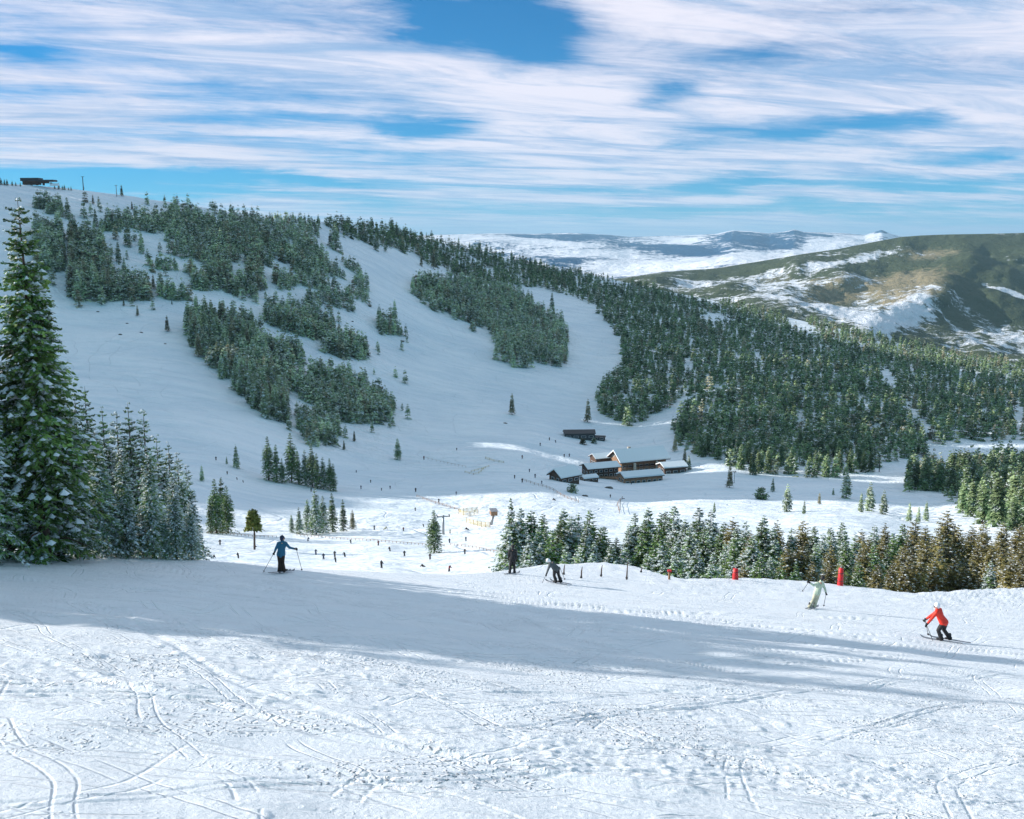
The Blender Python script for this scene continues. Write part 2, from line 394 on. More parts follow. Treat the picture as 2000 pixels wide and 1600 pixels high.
# ------------------------------------------------------------ mountain and valley (layer B)
CP = [(-400, 1300, 55), (500, 1300, 55), (1000, 1300, 55), (1500, 1300, 55), (2000, 1300, 55), (2400, 1300, 55),
      (-300, 1200, 85), (300, 1200, 85), (1000, 1200, 85), (1600, 1200, 82), (2300, 1200, 82),
      (500, 1120, 140), (745, 1112, 160), (1000, 1110, 155), (1500, 1110, 140), (2100, 1110, 135), (0, 1110, 140),
      (0, 1030, 240), (450, 1040, 260), (845, 1078, 225), (620, 1040, 290), (900, 1030, 320), (1300, 1030, 300), (1700, 1040, 280), (2200, 1040, 270),
      (930, 1000, 380), (500, 960, 400), (700, 950, 460), (1000, 950, 490), (1250, 990, 440), (1500, 990, 430), (1800, 1010, 400), (2100, 1000, 420),
      (450, 900, 450), (800, 900, 570), (1020, 900, 580), (1240, 935, 590), (1500, 940, 570), (1700, 940, 580), (1900, 960, 520), (2200, 940, 560),
      (250, 850, 480), (0, 850, 430), (300, 750, 600), (500, 760, 640), (650, 820, 640), (900, 820, 730), (1135, 850, 740), (1300, 860, 720), (1450, 860, 680), (1650, 860, 730), (1850, 880, 720), (2100, 850, 800),
      (-200, 700, 560), (100, 650, 700), (300, 620, 760), (450, 640, 780), (600, 680, 800), (800, 700, 900), (1000, 760, 860), (1180, 780, 880), (1350, 760, 900), (1550, 760, 920), (1800, 760, 1000), (2100, 740, 1150),
      (150, 540, 820), (330, 560, 840), (500, 560, 900), (700, 600, 960), (900, 600, 1130), (1100, 680, 1080), (1200, 680, 1120), (1400, 660, 1250), (1600, 660, 1350), (1800, 700, 1300), (2000, 720, 1350), (2400, 790, 1300),
      (200, 450, 930), (400, 470, 980), (600, 500, 1050), (750, 500, 1200), (900, 530, 1400), (1050, 570, 1480), (1200, 590, 1500), (1400, 610, 1600), (1600, 635, 1650),
      (-300, 330, 960), (0, 358, 1000), (240, 380, 1060), (450, 410, 1120), (600, 425, 1200), (750, 447, 1400), (900, 475, 1650), (1060, 518, 1850), (1250, 557, 1850), (1500, 610, 1800), (1800, 680, 1600), (2050, 722, 1500), (2300, 770, 1450)]
SIL = [(-500, 312), (-300, 332), (0, 358), (130, 368), (240, 382), (330, 394), (450, 414), (600, 430), (750, 452), (850, 472), (950, 496), (1060, 520), (1150, 537),
       (1250, 558), (1400, 588), (1550, 622), (1700, 657), (1850, 690), (2000, 716), (2300, 770), (2500, 800)]
sx_, sy_ = np.array(SIL).T
def sil(px): return np.interp(px, sx_, sy_)
_cp = np.array(CP, float); _s = 400.0
def _phi(r): return np.sqrt(r*r+.04)
_A = _phi(np.hypot(_cp[:, None, 0]-_cp[None, :, 0], (_cp[:, None, 1]-_cp[None, :, 1])*1.6)/_s)
_n = len(_cp); _P = np.c_[np.ones(_n), _cp[:, 0]/1000, _cp[:, 1]/1000]
_K = np.zeros((_n+3, _n+3)); _K[:_n, :_n] = _A-np.eye(_n)*.02; _K[:_n, _n:] = _P; _K[_n:, :_n] = _P.T
_w = np.linalg.solve(_K, np.r_[np.log(_cp[:, 2]), 0, 0, 0])
def DB(px, py):
    px = np.asarray(px, float); py = np.asarray(py, float); sh = px.shape
    a = px.ravel(); b = py.ravel(); out = np.empty(a.size)
    for i in range(0, a.size, 20000):
        q = slice(i, i+20000)
        r = _phi(np.hypot(a[q, None]-_cp[None, :, 0], (b[q, None]-_cp[None, :, 1])*1.6)/_s)
        out[q] = r@_w[:_n]+_w[_n]+_w[_n+1]*a[q]/1000+_w[_n+2]*b[q]/1000
    return np.exp(out).reshape(sh)
def bn(X, Y):
    far = sstep(Y, 250, 500)
    return far*(2.6*fbm(X*.011, Y*.008, 4, 101)+.8*fbm(X*.05, Y*.03, 3, 105))+.25*fbm(X*.08, Y*.05, 3, 107)
def onBn(px, py):
    px = np.asarray(px, float); py = np.asarray(py, float)
    D = DB(px, py); rx, rz = rayv(px, py); X = rx*D; return X, D, rz*D+bn(X, D)*sstep(py, sil(px), sil(px)+25)
def onB(px, py):
    X, Y, Z = onBn(np.array([px]), np.array([py])); return Vector((X[0], Y[0], Z[0]))
def mountain():
    ux = np.arange(-460, 2461, 7.0); nr = 210; tt = np.linspace(0, 1, nr)
    PX = np.tile(ux, (nr, 1)); s0 = sil(ux)+1.0*vnoise(ux*.02, ux*0, 3)
    PY = s0[None, :]+(1300-s0[None, :])*tt[:, None]
    X, Y, Z = onBn(PX, PY)
    bk = []
    for m_, dz in ((40, 4), (110, 22), (260, 75), (600, 190), (1200, 330)):
        r = 1+m_/Y[0]; bk.append((X[0]*r, Y[0]+m_, Z[0]-dz))
    bk = bk[::-1]
    X = np.vstack([[b[0] for b in bk], X]); Y = np.vstack([[b[1] for b in bk], Y]); Z = np.vstack([[b[2] for b in bk], Z])
    v = np.stack([X, Y, Z], -1).reshape(-1, 3)
    tag(link('mountain', npmesh('mountain', v, grid_faces(*X.shape)[:, ::-1], [M_msnow], smooth=True)), kind='structure')
mountain()

# unseen ridge added left of the view, shaped to shade the bowl
def added_shade_ridge():
    tanE = math.tan(SUN_EL); s2 = np.array([-math.sin(SUN_AZ), math.cos(SUN_AZ)]); p2 = np.array([math.cos(SUN_AZ), math.sin(SUN_AZ)])
    offs = np.linspace(222, 3000, 420)
    # how far right (X) the shadow reaches for each offset, and the ground level there
    xe = np.interp(offs, [222, 240, 300, 360, 405, 450, 500, 580, 720, 800, 1050, 1350, 1900, 3000], [-260, -85, -72, -60, -50, 0, 380, 720, 760, 760, 700, 330, 200, 100])
    for c0, w0, a0 in ((622, 30, 770), (676, 9, 500), (792, 11, 780), (850, 6, 700), (912, 10, 760), (1075, 14, 640)):   # notches cut into the added ridge to throw strips of sun
        xe = xe-a0*np.exp(-((offs-c0)/w0)**2)
    ze = np.interp(offs, [222, 300, 450, 650, 900, 1200, 1500, 2000, 3000], [-78, -98, -118, -145, -130, -100, -70, -40, 0])
    xe = xe+16*vnoise(offs*.035, offs*0, 9)+9*vnoise(offs*.11, offs*0, 19)
    # point on line with offset c at X=rx0
    yy = offs/(p2[1]-p2[0]*.80); rx0 = -np.maximum(.80*yy, 700)
    yy = (offs-p2[0]*rx0)/p2[1]
    zt = ze+tanE*(xe-rx0)/abs(s2[0])
    rows = []
    for dx, fz in ((-1.2, -.3), (-.5, .45), (-.2, .8), (0, 1.0), (.07, .80), (.14, .5), (.20, .1), (.23, -.4)):
        yo = yy-math.tan(math.pi/2-SUN_AZ)*dx*np.maximum(yy, 500)
        z = -150+(zt+150)*fz+(12*fbm(yo*.01, np.full_like(yo, dx*9.), 3, 7) if dx else 0)
        rows.append(np.stack([rx0+dx*np.maximum(yy, 500), yo, z], -1))
    v = np.array(rows)
    tag(link('added_shade_ridge', npmesh('added_shade_ridge', v.reshape(-1, 3), grid_faces(v.shape[0], v.shape[1]), [M_msnow], smooth=True)), kind='structure')
added_shade_ridge()

# ------------------------------------------------------------ far hills
def cover_mat(name, snow, a, b, nscale, bd):
    m, n, p = mat(name); at = n.new('ShaderNodeAttribute'); at.attribute_name = 'cover'
    r, g, bb = n.sep(at.outputs['Vector']); o = n.obj()
    k = n.noise(o, nscale, 8, .68); k2 = n.noise(o, nscale*5, 5, .6)
    k3 = n.noise(o, nscale*24, 4, .6)
    kk = n.add(n.add(n.mul(n.sub(k, .5), 2.2), n.mul(n.sub(k2, .5), 1.8)), n.mul(n.sub(k3, .5), .8))
    f = n.ss(n.add(r, kk), .30, .70)
    c2 = n.mix(n.ss(n.add(g, n.mul(n.sub(k2, .5), .8)), .3, .7), a, b)
    col(n, p, n.mix(f, snow, c2)); p.inputs['Roughness'].default_value = .9; p.inputs['Specular IOR Level'].default_value = .1
    bump(n, p, n.add(k, n.mul(k2, .4)), bd)
    return m
def blobs(PX, PY, bl):
    s = np.zeros(PX.shape)
    for (x, y, rx, ry, ang, v) in bl:
        c, sn = math.cos(R(ang)), math.sin(R(ang)); dx = PX-x; dy = PY-y
        a = (dx*c+dy*sn)/rx; b = (-dx*sn+dy*c)/ry
        s += v*np.exp(-(a*a+b*b))
    return s
def far_layer(name, silh, bottom, ctrl, px0, px1, step, nr, bl, bl2, base, m, relief_amp, rscale, rfun=None):
    ax, ay = np.array(silh).T; ux = np.arange(px0, px1+step, step); tt = np.linspace(0, 1, nr)
    s0 = np.interp(ux, ax, ay); PX = np.tile(ux, (nr, 1))
    b0 = np.interp(ux, *np.array(bottom).T)
    PY = s0[None]+(b0-s0)[None]*tt[:, None]
    lg = np.interp(tt, *np.array(ctrl).T)
    D = np.exp(lg)[:, None]*np.ones_like(PX)
    if rfun is not None: D = D*rfun(PX, PY)
    rx, rz = rayv(PX, PY); X = rx*D; Y = D; Z = rz*D
    Z = Z+relief_amp*fbm(X*rscale, Y*rscale*.7, 6, 201, .55)*sstep(tt, 0, .12)[:, None]
    cov = base+blobs(PX, PY, bl); br = blobs(PX, PY, bl2)
    # far side
    r = 1.12; X = np.vstack([X[0]*r, X]); Y2 = np.vstack([Y[0]*r, Y]); Z = np.vstack([Z[0]-Y[0]*.06, Z])
    cov = np.vstack([cov[0], cov]); br = np.vstack([br[0], br])
    v = np.stack([X, Y2, Z], -1).reshape(-1, 3)
    me = npmesh(name, v, grid_faces(*X.shape)[:, ::-1], [m], smooth=True)
    at = me.attributes.new('cover', 'FLOAT_VECTOR', 'POINT')
    at.data.foreach_set('vector', np.stack([cov.ravel(), br.ravel(), br.ravel()*0], -1).astype(np.float32).ravel())
    tag(link(name, me), kind='structure')
M_hillc = cover_mat('scrub_hill', (.70, .74, .80), (.065, .085, .045), (.28, .24, .15), .005, 45)
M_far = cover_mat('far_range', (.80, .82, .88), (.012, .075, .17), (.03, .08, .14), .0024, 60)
SILC = [(1180, 548), (1290, 532), (1400, 524), (1500, 508), (1570, 496), (1640, 486), (1700, 474), (1760, 463), (1800, 460), (1850, 458), (1920, 457), (2000, 455), (2400, 450)]
RIDGES = [(1300, 560, 1700, 640, .10, 40), (1560, 520, 1850, 570, .10, 26), (1700, 640, 1880, 520, .09, 40), (1480, 620, 1640, 545, .10, 35)]
def rC(PX, PY):
    f = np.ones(PX.shape)
    for (x1, y1, x2, y2, a, w) in RIDGES:
        dx, dy = x2-x1, y2-y1; L = math.hypot(dx, dy); t = np.clip(((PX-x1)*dx+(PY-y1)*dy)/L/L, 0, 1)
        d = np.hypot(PX-x1-t*dx, PY-y1-t*dy); f -= .45*a*np.exp(-(d/w)**2)
    return f+.02*fbm(PX*.012, PY*.03, 4, 303)
far_layer('scrub_hills', SILC, [(1180, 640), (2400, 860)], [(0, math.log(5600)), (.3, math.log(4600)), (.6, math.log(3600)), (1, math.log(2500))], 1180, 2400, 4, 90,
          [(1850, 475, 260, 18, 0, .5), (1500, 525, 230, 10, -5, .55), (1950, 530, 140, 60, 10, .55), (1640, 572, 110, 24, -14, .55), (1480, 545, 170, 12, 0, -.2), (1540, 560, 60, 14, 0, -.5),
           (1780, 590, 75, 32, -25, -.45), (1740, 625, 70, 24, -20, -.5), (1620, 610, 90, 18, 10, -.8), (1560, 590, 60, 10, 0, -.5), (1690, 555, 30, 40, 30, -.35),
           (1650, 507, 110, 7, -12, -.8), (1580, 518, 60, 5, -6, -.7), (1820, 488, 60, 9, -5, -.4), (1975, 515, 40, 12, 20, -.55), (1960, 572, 60, 6, 15, -1.1), (1880, 640, 110, 26, 30, -.25),
           (1880, 560, 120, 20, 25, .4), (1840, 625, 40, 8, 50, .45), (1900, 640, 60, 8, 40, .45), (1985, 650, 60, 30, 20, -.35), (1970, 610, 60, 14, 20, .35), (1390, 555, 90, 10, 8, -.5), (1760, 520, 140, 12, 5, .35)],
          [(1640, 570, 120, 30, -14, .55), (1780, 570, 90, 40, -20, .7), (1820, 490, 90, 14, 0, .55), (1520, 550, 120, 16, 0, .4), (1700, 530, 260, 14, 0, .25)],
          .72, M_hillc, 60, .0030, rC)
SILD = [(700, 462), (880, 458), (960, 456), (1040, 457), (1110, 455), (1190, 459), (1230, 463), (1290, 461), (1340, 460), (1400, 457), (1430, 450), (1470, 452), (1500, 456), (1530, 453), (1551, 448), (1570, 453), (1640, 455), (1690, 459), (1712, 452), (1722, 449), (1738, 456), (1760, 462), (2000, 462), (2300, 462)]
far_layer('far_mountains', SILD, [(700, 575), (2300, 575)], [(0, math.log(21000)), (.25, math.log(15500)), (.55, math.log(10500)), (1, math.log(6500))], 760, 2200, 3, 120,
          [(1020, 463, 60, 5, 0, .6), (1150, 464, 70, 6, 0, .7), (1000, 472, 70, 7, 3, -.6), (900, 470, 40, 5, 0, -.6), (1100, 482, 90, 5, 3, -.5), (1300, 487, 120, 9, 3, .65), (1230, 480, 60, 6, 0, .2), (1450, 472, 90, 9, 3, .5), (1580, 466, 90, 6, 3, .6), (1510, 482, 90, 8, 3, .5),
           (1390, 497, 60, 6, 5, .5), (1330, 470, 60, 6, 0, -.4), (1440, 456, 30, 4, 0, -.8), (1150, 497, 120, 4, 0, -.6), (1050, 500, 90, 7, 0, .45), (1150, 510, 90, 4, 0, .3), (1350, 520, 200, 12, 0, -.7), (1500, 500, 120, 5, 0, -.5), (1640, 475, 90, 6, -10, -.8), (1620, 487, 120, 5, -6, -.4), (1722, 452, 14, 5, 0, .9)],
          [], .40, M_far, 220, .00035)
# plain between and beyond everything
def base_plain():
    gx = np.linspace(-60000, 60000, 61); gy = np.linspace(-60000, 90000, 76); GX, GY = np.meshgrid(gx, gy)
    v = np.stack([GX, GY, np.full_like(GX, -420)+20*fbm(GX*.0003, GY*.0003, 2, 3)], -1).reshape(-1, 3)
    tag(link('valley_plain', npmesh('valley_plain', v, grid_faces(*GX.shape), [M_msnow], smooth=True)), kind='structure')
base_plain()

# ------------------------------------------------------------ conifers
def conifer(seed, h, r, nb, nt, leaf, wid, low=.05, shape=.85, sag=.30, snow=.4, lump=.5, gaps=0.0, two=True, top_up=.35, inner=.12):
    """returns leaf blades (v,f) and snow lumps (v,f)"""
    g = np.random.RandomState(seed)
    t = np.sort(g.rand(nb)*.35+np.linspace(0, 1, nb)*.65/1.0); t = (t-t.min())/(t.max()-t.min())
    keep = g.rand(nb) > gaps; t = t[keep]; nb = len(t)
    z = h*(low+(1-low)*t*.985)
    env = (1-t)**shape*(.86+.14*np.sin(t*9+seed))
    L = r*env*(.70+.45*g.rand(nb))+.012*h
    az = np.arange(nb)*2.399+g.rand(nb)*.9
    s = np.linspace(inner, 1, nt)[None, :]+(g.rand(nb, nt)-.5)*.6/nt
    up = (top_up*t-.10)[:, None]; sg = sag*(1.05-t)[:, None]
    dx = np.cos(az)[:, None]; dy = np.sin(az)[:, None]; Lc = L[:, None]
    PX = dx*Lc*s; PY = dy*Lc*s; PZ = z[:, None]+Lc*(up*s-sg*s*s)
    V = []; nblade = 2 if two else 1
    for side in ([-1, 1] if two else [0]):
        a = (az[:, None]+side*(.55+.75*g.rand(nb, nt))) if two else az[:, None]+(g.rand(nb, nt)-.5)*1.6
        l = leaf*(.55+.9*g.rand(nb, nt))*(1.15-.6*s)*(.22+.78*(1-t[:, None])**.8)
        dr = -(.15+.55*g.rand(nb, nt)); ex = np.cos(a)*l; ey = np.sin(a)*l; ez = dr*l
        w = wid*(.6+.8*g.rand(nb, nt)); roll = (g.rand(nb, nt)-.5)*1.6
        wx = -np.sin(a)*w*np.cos(roll); wy = np.cos(a)*w*np.cos(roll); wz = w*np.sin(roll)
        p0 = np.stack([PX, PY, PZ], -1); e = np.stack([ex, ey, ez], -1); q = np.stack([wx, wy, wz], -1)
        V.append(np.stack([p0-q*.35, p0+e*.55-q*.6, p0+e, p0+e*.55+q*.6], -2).reshape(-1, 4, 3))
    V = np.concatenate(V); nv = len(V)
    lv = V.reshape(-1, 3); lf = np.arange(nv*4).reshape(-1, 4)
    # snow lumps
    pick = g.rand(nb, nt) < snow*(1-.35*(s < .3))
    cxp = PX[pick]; cyp = PY[pick]; czp = PZ[pick]; aa = np.broadcast_to(az[:, None], PX.shape)[pick]; k = len(cxp)
    a_ = lump*(.5+g.rand(k))*(.55+.45*(1-np.broadcast_to(t[:, None], PX.shape)[pick])); b_ = a_*(.35+.35*g.rand(k)); c_ = a_*(.22+.2*g.rand(k))
    th = np.arange(6)*math.pi/3; ring = []
    for q in th:
        ox = np.cos(q)*a_*(.8+.4*g.rand(k)); oy = np.sin(q)*b_*(.8+.4*g.rand(k))
        ring.append(np.stack([cxp+ox*np.cos(aa)-oy*np.sin(aa), cyp+ox*np.sin(aa)+oy*np.cos(aa), czp-.25*np.abs(ox)-c_*.15], -1))
    topv = np.stack([cxp, cyp, czp+c_], -1); botv = np.stack([cxp, cyp, czp-c_*.6], -1)
    sv = np.stack(ring+[topv, botv], 1).reshape(-1, 3)
    tri = np.array([(i, (i+1) % 6, 6) for i in range(6)]+[((i+1) % 6, i, 7) for i in range(6)])
    sf = (np.arange(k)[:, None, None]*8+tri[None]).reshape(-1, 3)
    return lv, lf, sv, sf
def trunk_mb(h, r0, seed, limbs=0, crown_r=1.0):
    g = random.Random(seed); b = MB(); pts = []; rr = []
    ox = oy = 0
    for i in range(9):
        t = i/8; ox += g.uniform(-.01, .01)*h*.25; oy += g.uniform(-.01, .01)*h*.25
        pts.append((ox*(t > 0), oy*(t > 0), h*t*.99-.4*(i == 0))); rr.append(r0*(1-t)**.9+.008+(.35*r0 if i == 0 else 0))
    b.tube(pts, rr, 8)
    for k in range(limbs):
        t = .06+.9*k/limbs; a = k*2.4; L = crown_r*(1-t)**.85*.8
        z = h*t; b.tube([(0, 0, z), (math.cos(a)*L*.5, math.sin(a)*L*.5, z+.04*L), (math.cos(a)*L, math.sin(a)*L, z-.15*L)], [r0*.22*(1-t)+.012, r0*.13*(1-t)+.01, .006], 5)
    return b
def tree_proto(seed, h, r, nb, nt, leaf, wid, m_leaf, **kw):
    lv, lf, sv, sf = conifer(seed, h, r, nb, nt, leaf, wid, **kw)
    tri = np.concatenate([lf[:, [0, 1, 2]], lf[:, [0, 2, 3]]])
    crown = npmesh('crown', np.concatenate([lv, sv]), np.concatenate([tri, sf+len(lv)]), [m_leaf, M_lump], np.r_[np.zeros(len(tri)), np.ones(len(sf))])
    tm = trunk_mb(h, h*.014, seed, limbs=max(8, nb//8), crown_r=r).build('trunk', M_bark, link_=False)
    return dict(h=h, crown=crown, trunk=tm)
def put_tree(p, loc, height, rz, label, group=None, name='spruce_tree', cat='tree', wide=1.0):
    e = empty(name, loc, rz); s = height/p['h']; e.scale = (s*wide, s*wide, s)
    tag(e, label, cat, group)
    for k in ('trunk', 'crown'): link(k, p[k], e)
    return e
def single_proto(seed, h, r, nb, nt, leaf, wid, m_leaf, tsimple=False, **kw):
    lv, lf, sv, sf = conifer(seed, h, r, nb, nt, leaf, wid, **kw)
    b = MB().tube([(0, 0, -1), (0, 0, h*.8)], [h*.013, h*.004], 4, cap=False) if tsimple else trunk_mb(h, h*.013, seed)
    v = np.array(lv); tri = np.concatenate([lf[:, [0, 1, 2]], lf[:, [0, 2, 3]]])
    tv = np.array([tuple(p) for p in b.v]); tf = []
    for f_ in b.f:
        for i in range(1, len(f_)-1): tf.append((f_[0], f_[i], f_[i+1]))
    tf = np.array(tf)+len(v); sf2 = sf+len(v)+len(tv)
    V = np.concatenate([v, tv, sv]); Fc = np.concatenate([tri, tf, sf2])
    mi = np.concatenate([np.zeros(len(tri)), np.ones(len(tf)), np.full(len(sf2), 2)])
    return npmesh('spruce_tree', V, Fc, [m_leaf, M_bark, M_lump], mi), (V, Fc, mi)

BIG = [tree_proto(11, 16, 3.0, 560, 14, .66, .14, M_need, low=.02, shape=.72, sag=.34, snow=.24, lump=.27, gaps=.08),
       tree_proto(12, 16, 2.9, 360, 12, .66, .14, M_need2, low=.03, shape=.80, sag=.36, snow=.30, lump=.27, gaps=.05),
       tree_proto(13, 16, 2.6, 340, 12, .64, .14, M_need2, low=.02, shape=.85, sag=.36, snow=.24, lump=.26, gaps=.05)]
MID = [tree_proto(21, 10, 2.2, 190, 9, .62, .16, M_need, low=.02, shape=.74, sag=.34, snow=.07, lump=.19),
       tree_proto(22, 10, 2.4, 200, 9, .62, .17, M_need2, low=.02, shape=.70, sag=.38, snow=.11, lump=.22),
       tree_proto(23, 10, 1.7, 180, 8, .56, .16, M_need, low=.03, shape=.62, sag=.30, snow=.05, lump=.18),
       tree_proto(24, 10, 2.2, 190, 9, .62, .17, M_need2, low=.02, shape=.78, sag=.36, snow=.09, lump=.21)]
MIDB = [tree_proto(31, 10, 2.2, 190, 9, .60, .16, M_needb, low=.03, shape=.62, sag=.30, snow=.05, lump=.19),
        tree_proto(32, 10, 2.4, 200, 9, .60, .16, M_needb, low=.03, shape=.72, sag=.34, snow=.06, lump=.21)]
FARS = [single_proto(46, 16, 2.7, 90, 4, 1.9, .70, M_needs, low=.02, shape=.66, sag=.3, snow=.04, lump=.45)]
FARP = [single_proto(41, 16, 2.7, 90, 4, 1.9, .70, M_needm, low=.02, shape=.66, sag=.3, snow=.06, lump=.45),
        single_proto(42, 16, 2.3, 90, 4, 1.8, .66, M_needm, low=.02, shape=.75, sag=.3, snow=.08, lump=.45),
        single_proto(43, 16, 3.0, 94, 4, 2.0, .70, M_needm, low=.02, shape=.55, sag=.25, snow=.06, lump=.5),
        single_proto(44, 16, 2.3, 86, 4, 1.8, .66, M_needmb, low=.03, shape=.60, sag=.25, snow=.03, lump=.4)]
LOW = [single_proto(51+i, 16, rr, 30, 3, 2.7, 1.2, M_needm, tsimple=True, low=.02, shape=sh, sag=.28, snow=.0, lump=.9)[1] for i, (rr, sh) in enumerate(((2.8, .62), (2.3, .8), (3.0, .55), (2.5, .7)))]

# ---- forest regions, given by where the trees stand (photo px); sp = spacing in metres
REG = [
 ('clump on the upper left snowfield', [(68, 410), (118, 404), (122, 416), (95, 420), (68, 416)], 7, 14, 'a'),
 ('clump behind the tallest left spruce', [(70, 460), (120, 450), (124, 520), (95, 530), (75, 520)], 9, 17, 'c'),
 ('tall narrow clump on the left slope', [(138, 480), (170, 470), (200, 520), (215, 580), (180, 588), (140, 578)], 9, 20, 'd'),
 ('low clump right of the tall left clump', [(218, 560), (262, 552), (290, 588), (240, 590)], 8, 16, 'e'),
 ('rounded clump on the shoulder of the left slope', [(312, 565), (360, 560), (405, 580), (400, 588), (320, 578)], 7, 15, 'f'),
 ('short row under the upper left lift line', [(196, 444), (232, 446), (230, 452), (196, 450)], 7, 14, 'g'),
 ('strip above the left snow bench', [(285, 500), (350, 520), (352, 528), (330, 524), (290, 508)], 7, 15, 'h'),
 ('main forest', [(205, 440), (300, 420), (345, 412), (420, 425), (470, 425), (600, 440), (616, 452), (596, 478), (640, 500), (690, 520), (706, 545), (722, 604), (690, 606), (640, 590), (590, 592), (545, 572), (500, 560), (470, 580), (440, 570), (410, 566), (370, 530), (350, 500), (345, 470), (330, 450), (250, 448)], 11, 15, 'i'),
 ('lower edge band of the main forest', [(520, 612), (560, 606), (610, 620), (650, 640), (645, 655), (610, 662), (560, 640)], 8, 14, 'j'),
 ('narrow group below the main forest', [(640, 672), (670, 680), (715, 705), (680, 700)], 7, 15, 'k'),
 ('thin tail right of the main forest', [(728, 612), (760, 625), (812, 655), (770, 645), (735, 630)], 7, 15, 'l'),
 ('slanting strip between the left snow slopes', [(366, 640), (400, 636), (480, 640), (505, 690), (520, 720), (556, 790), (560, 830), (540, 822), (480, 770), (420, 710), (375, 660)], 8, 17, 'm'),
 ('scattered strip beside the slanting strip', [(505, 700), (545, 690), (580, 720), (590, 755), (570, 770), (540, 740)], 7, 15, 'n'),
 ('wedge above the small snow hollow', [(585, 745), (640, 740), (700, 760), (770, 795), (765, 812), (720, 826), (690, 826), (640, 800), (590, 770)], 7, 15, 'o'),
 ('bushy group below the wedge', [(585, 815), (640, 820), (660, 835), (640, 872), (615, 870), (590, 845)], 7, 11, 'p'),
 ('island forest in the middle of the bowl', [(806, 566), (835, 550), (900, 552), (1000, 580), (1060, 620), (1106, 650), (1108, 708), (1060, 712), (1020, 720), (985, 700), (976, 665), (940, 640), (870, 602), (820, 582)], 10, 16, 'q'),
 ('ridge forest', [(600, 436), (750, 458), (900, 488), (1060, 528), (1130, 560), (1050, 560), (1000, 556), (940, 548), (880, 528), (840, 510), (790, 486), (740, 478), (690, 462), (640, 446)], 12, 16, 'r'),
 ('forested hill', [(1030, 520), (1150, 540), (1250, 560), (1400, 590), (1550, 624), (1700, 659), (1850, 693), (2000, 719), (2300, 772), (2300, 880), (2000, 860), (1900, 862), (1860, 880), (1800, 850), (1812, 892), (1720, 905), (1700, 930), (1600, 932), (1460, 925), (1400, 900), (1330, 872), (1308, 830), (1330, 800), (1400, 760), (1330, 778), (1262, 815), (1222, 832), (1180, 808), (1164, 776), (1210, 720), (1222, 680), (1185, 630), (1150, 592), (1090, 572), (1040, 556)], 12.5, 15, 's'),
 ('scattered single trees of the left mountain', [(60, 400), (200, 395), (420, 405), (520, 560), (700, 640), (800, 660), (760, 700), (560, 680), (420, 600), (300, 600), (140, 600), (90, 500)], 46, 13, 'z'),
 ('scattered trees round the bowl', [(560, 700), (800, 740), (780, 830), (700, 850), (560, 860)], 50, 11, 'y'),
 ('dark wood at the right edge', [(1772, 930), (1860, 925), (1960, 905), (2200, 905), (2200, 1060), (2000, 1040), (1915, 1008), (1850, 965), (1775, 955)], 9, 17, 't'),
]
HOLES = [[(1360, 615), (1400, 612), (1440, 628), (1420, 640), (1370, 632)], [(1530, 622), (1560, 618), (1606, 655), (1585, 664), (1545, 645)], [(1712, 725), (1740, 728), (1755, 760), (1740, 772), (1720, 760)],
         [(1290, 566), (1420, 590), (1400, 600), (1300, 578)], [(1650, 672), (1700, 676), (1690, 686), (1650, 680)], [(1600, 690), (1640, 692), (1630, 702), (1600, 698)], [(1330, 700), (1352, 700), (1358, 730), (1340, 730)],
         [(1465, 690), (1480, 690), (1500, 712), (1485, 715)], [(1156, 548), (1230, 552), (1228, 562), (1160, 556)],
         [(1225, 840), (1340, 778), (1440, 742), (1440, 750), (1345, 798), (1300, 850)], [(1740, 775), (1756, 770), (1850, 870), (1800, 850)], [(1940, 780), (1990, 790), (2010, 810), (1960, 800)], [(1985, 800), (2010, 830), (1990, 850), (1970, 830)],
         [(1795, 875), (1900, 860), (1920, 880), (1800, 890)], [(445, 520), (480, 500), (486, 540), (460, 560)], [(505, 520), (520, 520), (560, 590), (530, 590)], [(1120, 560), (1135, 556), (1140, 566), (1125, 570)]]
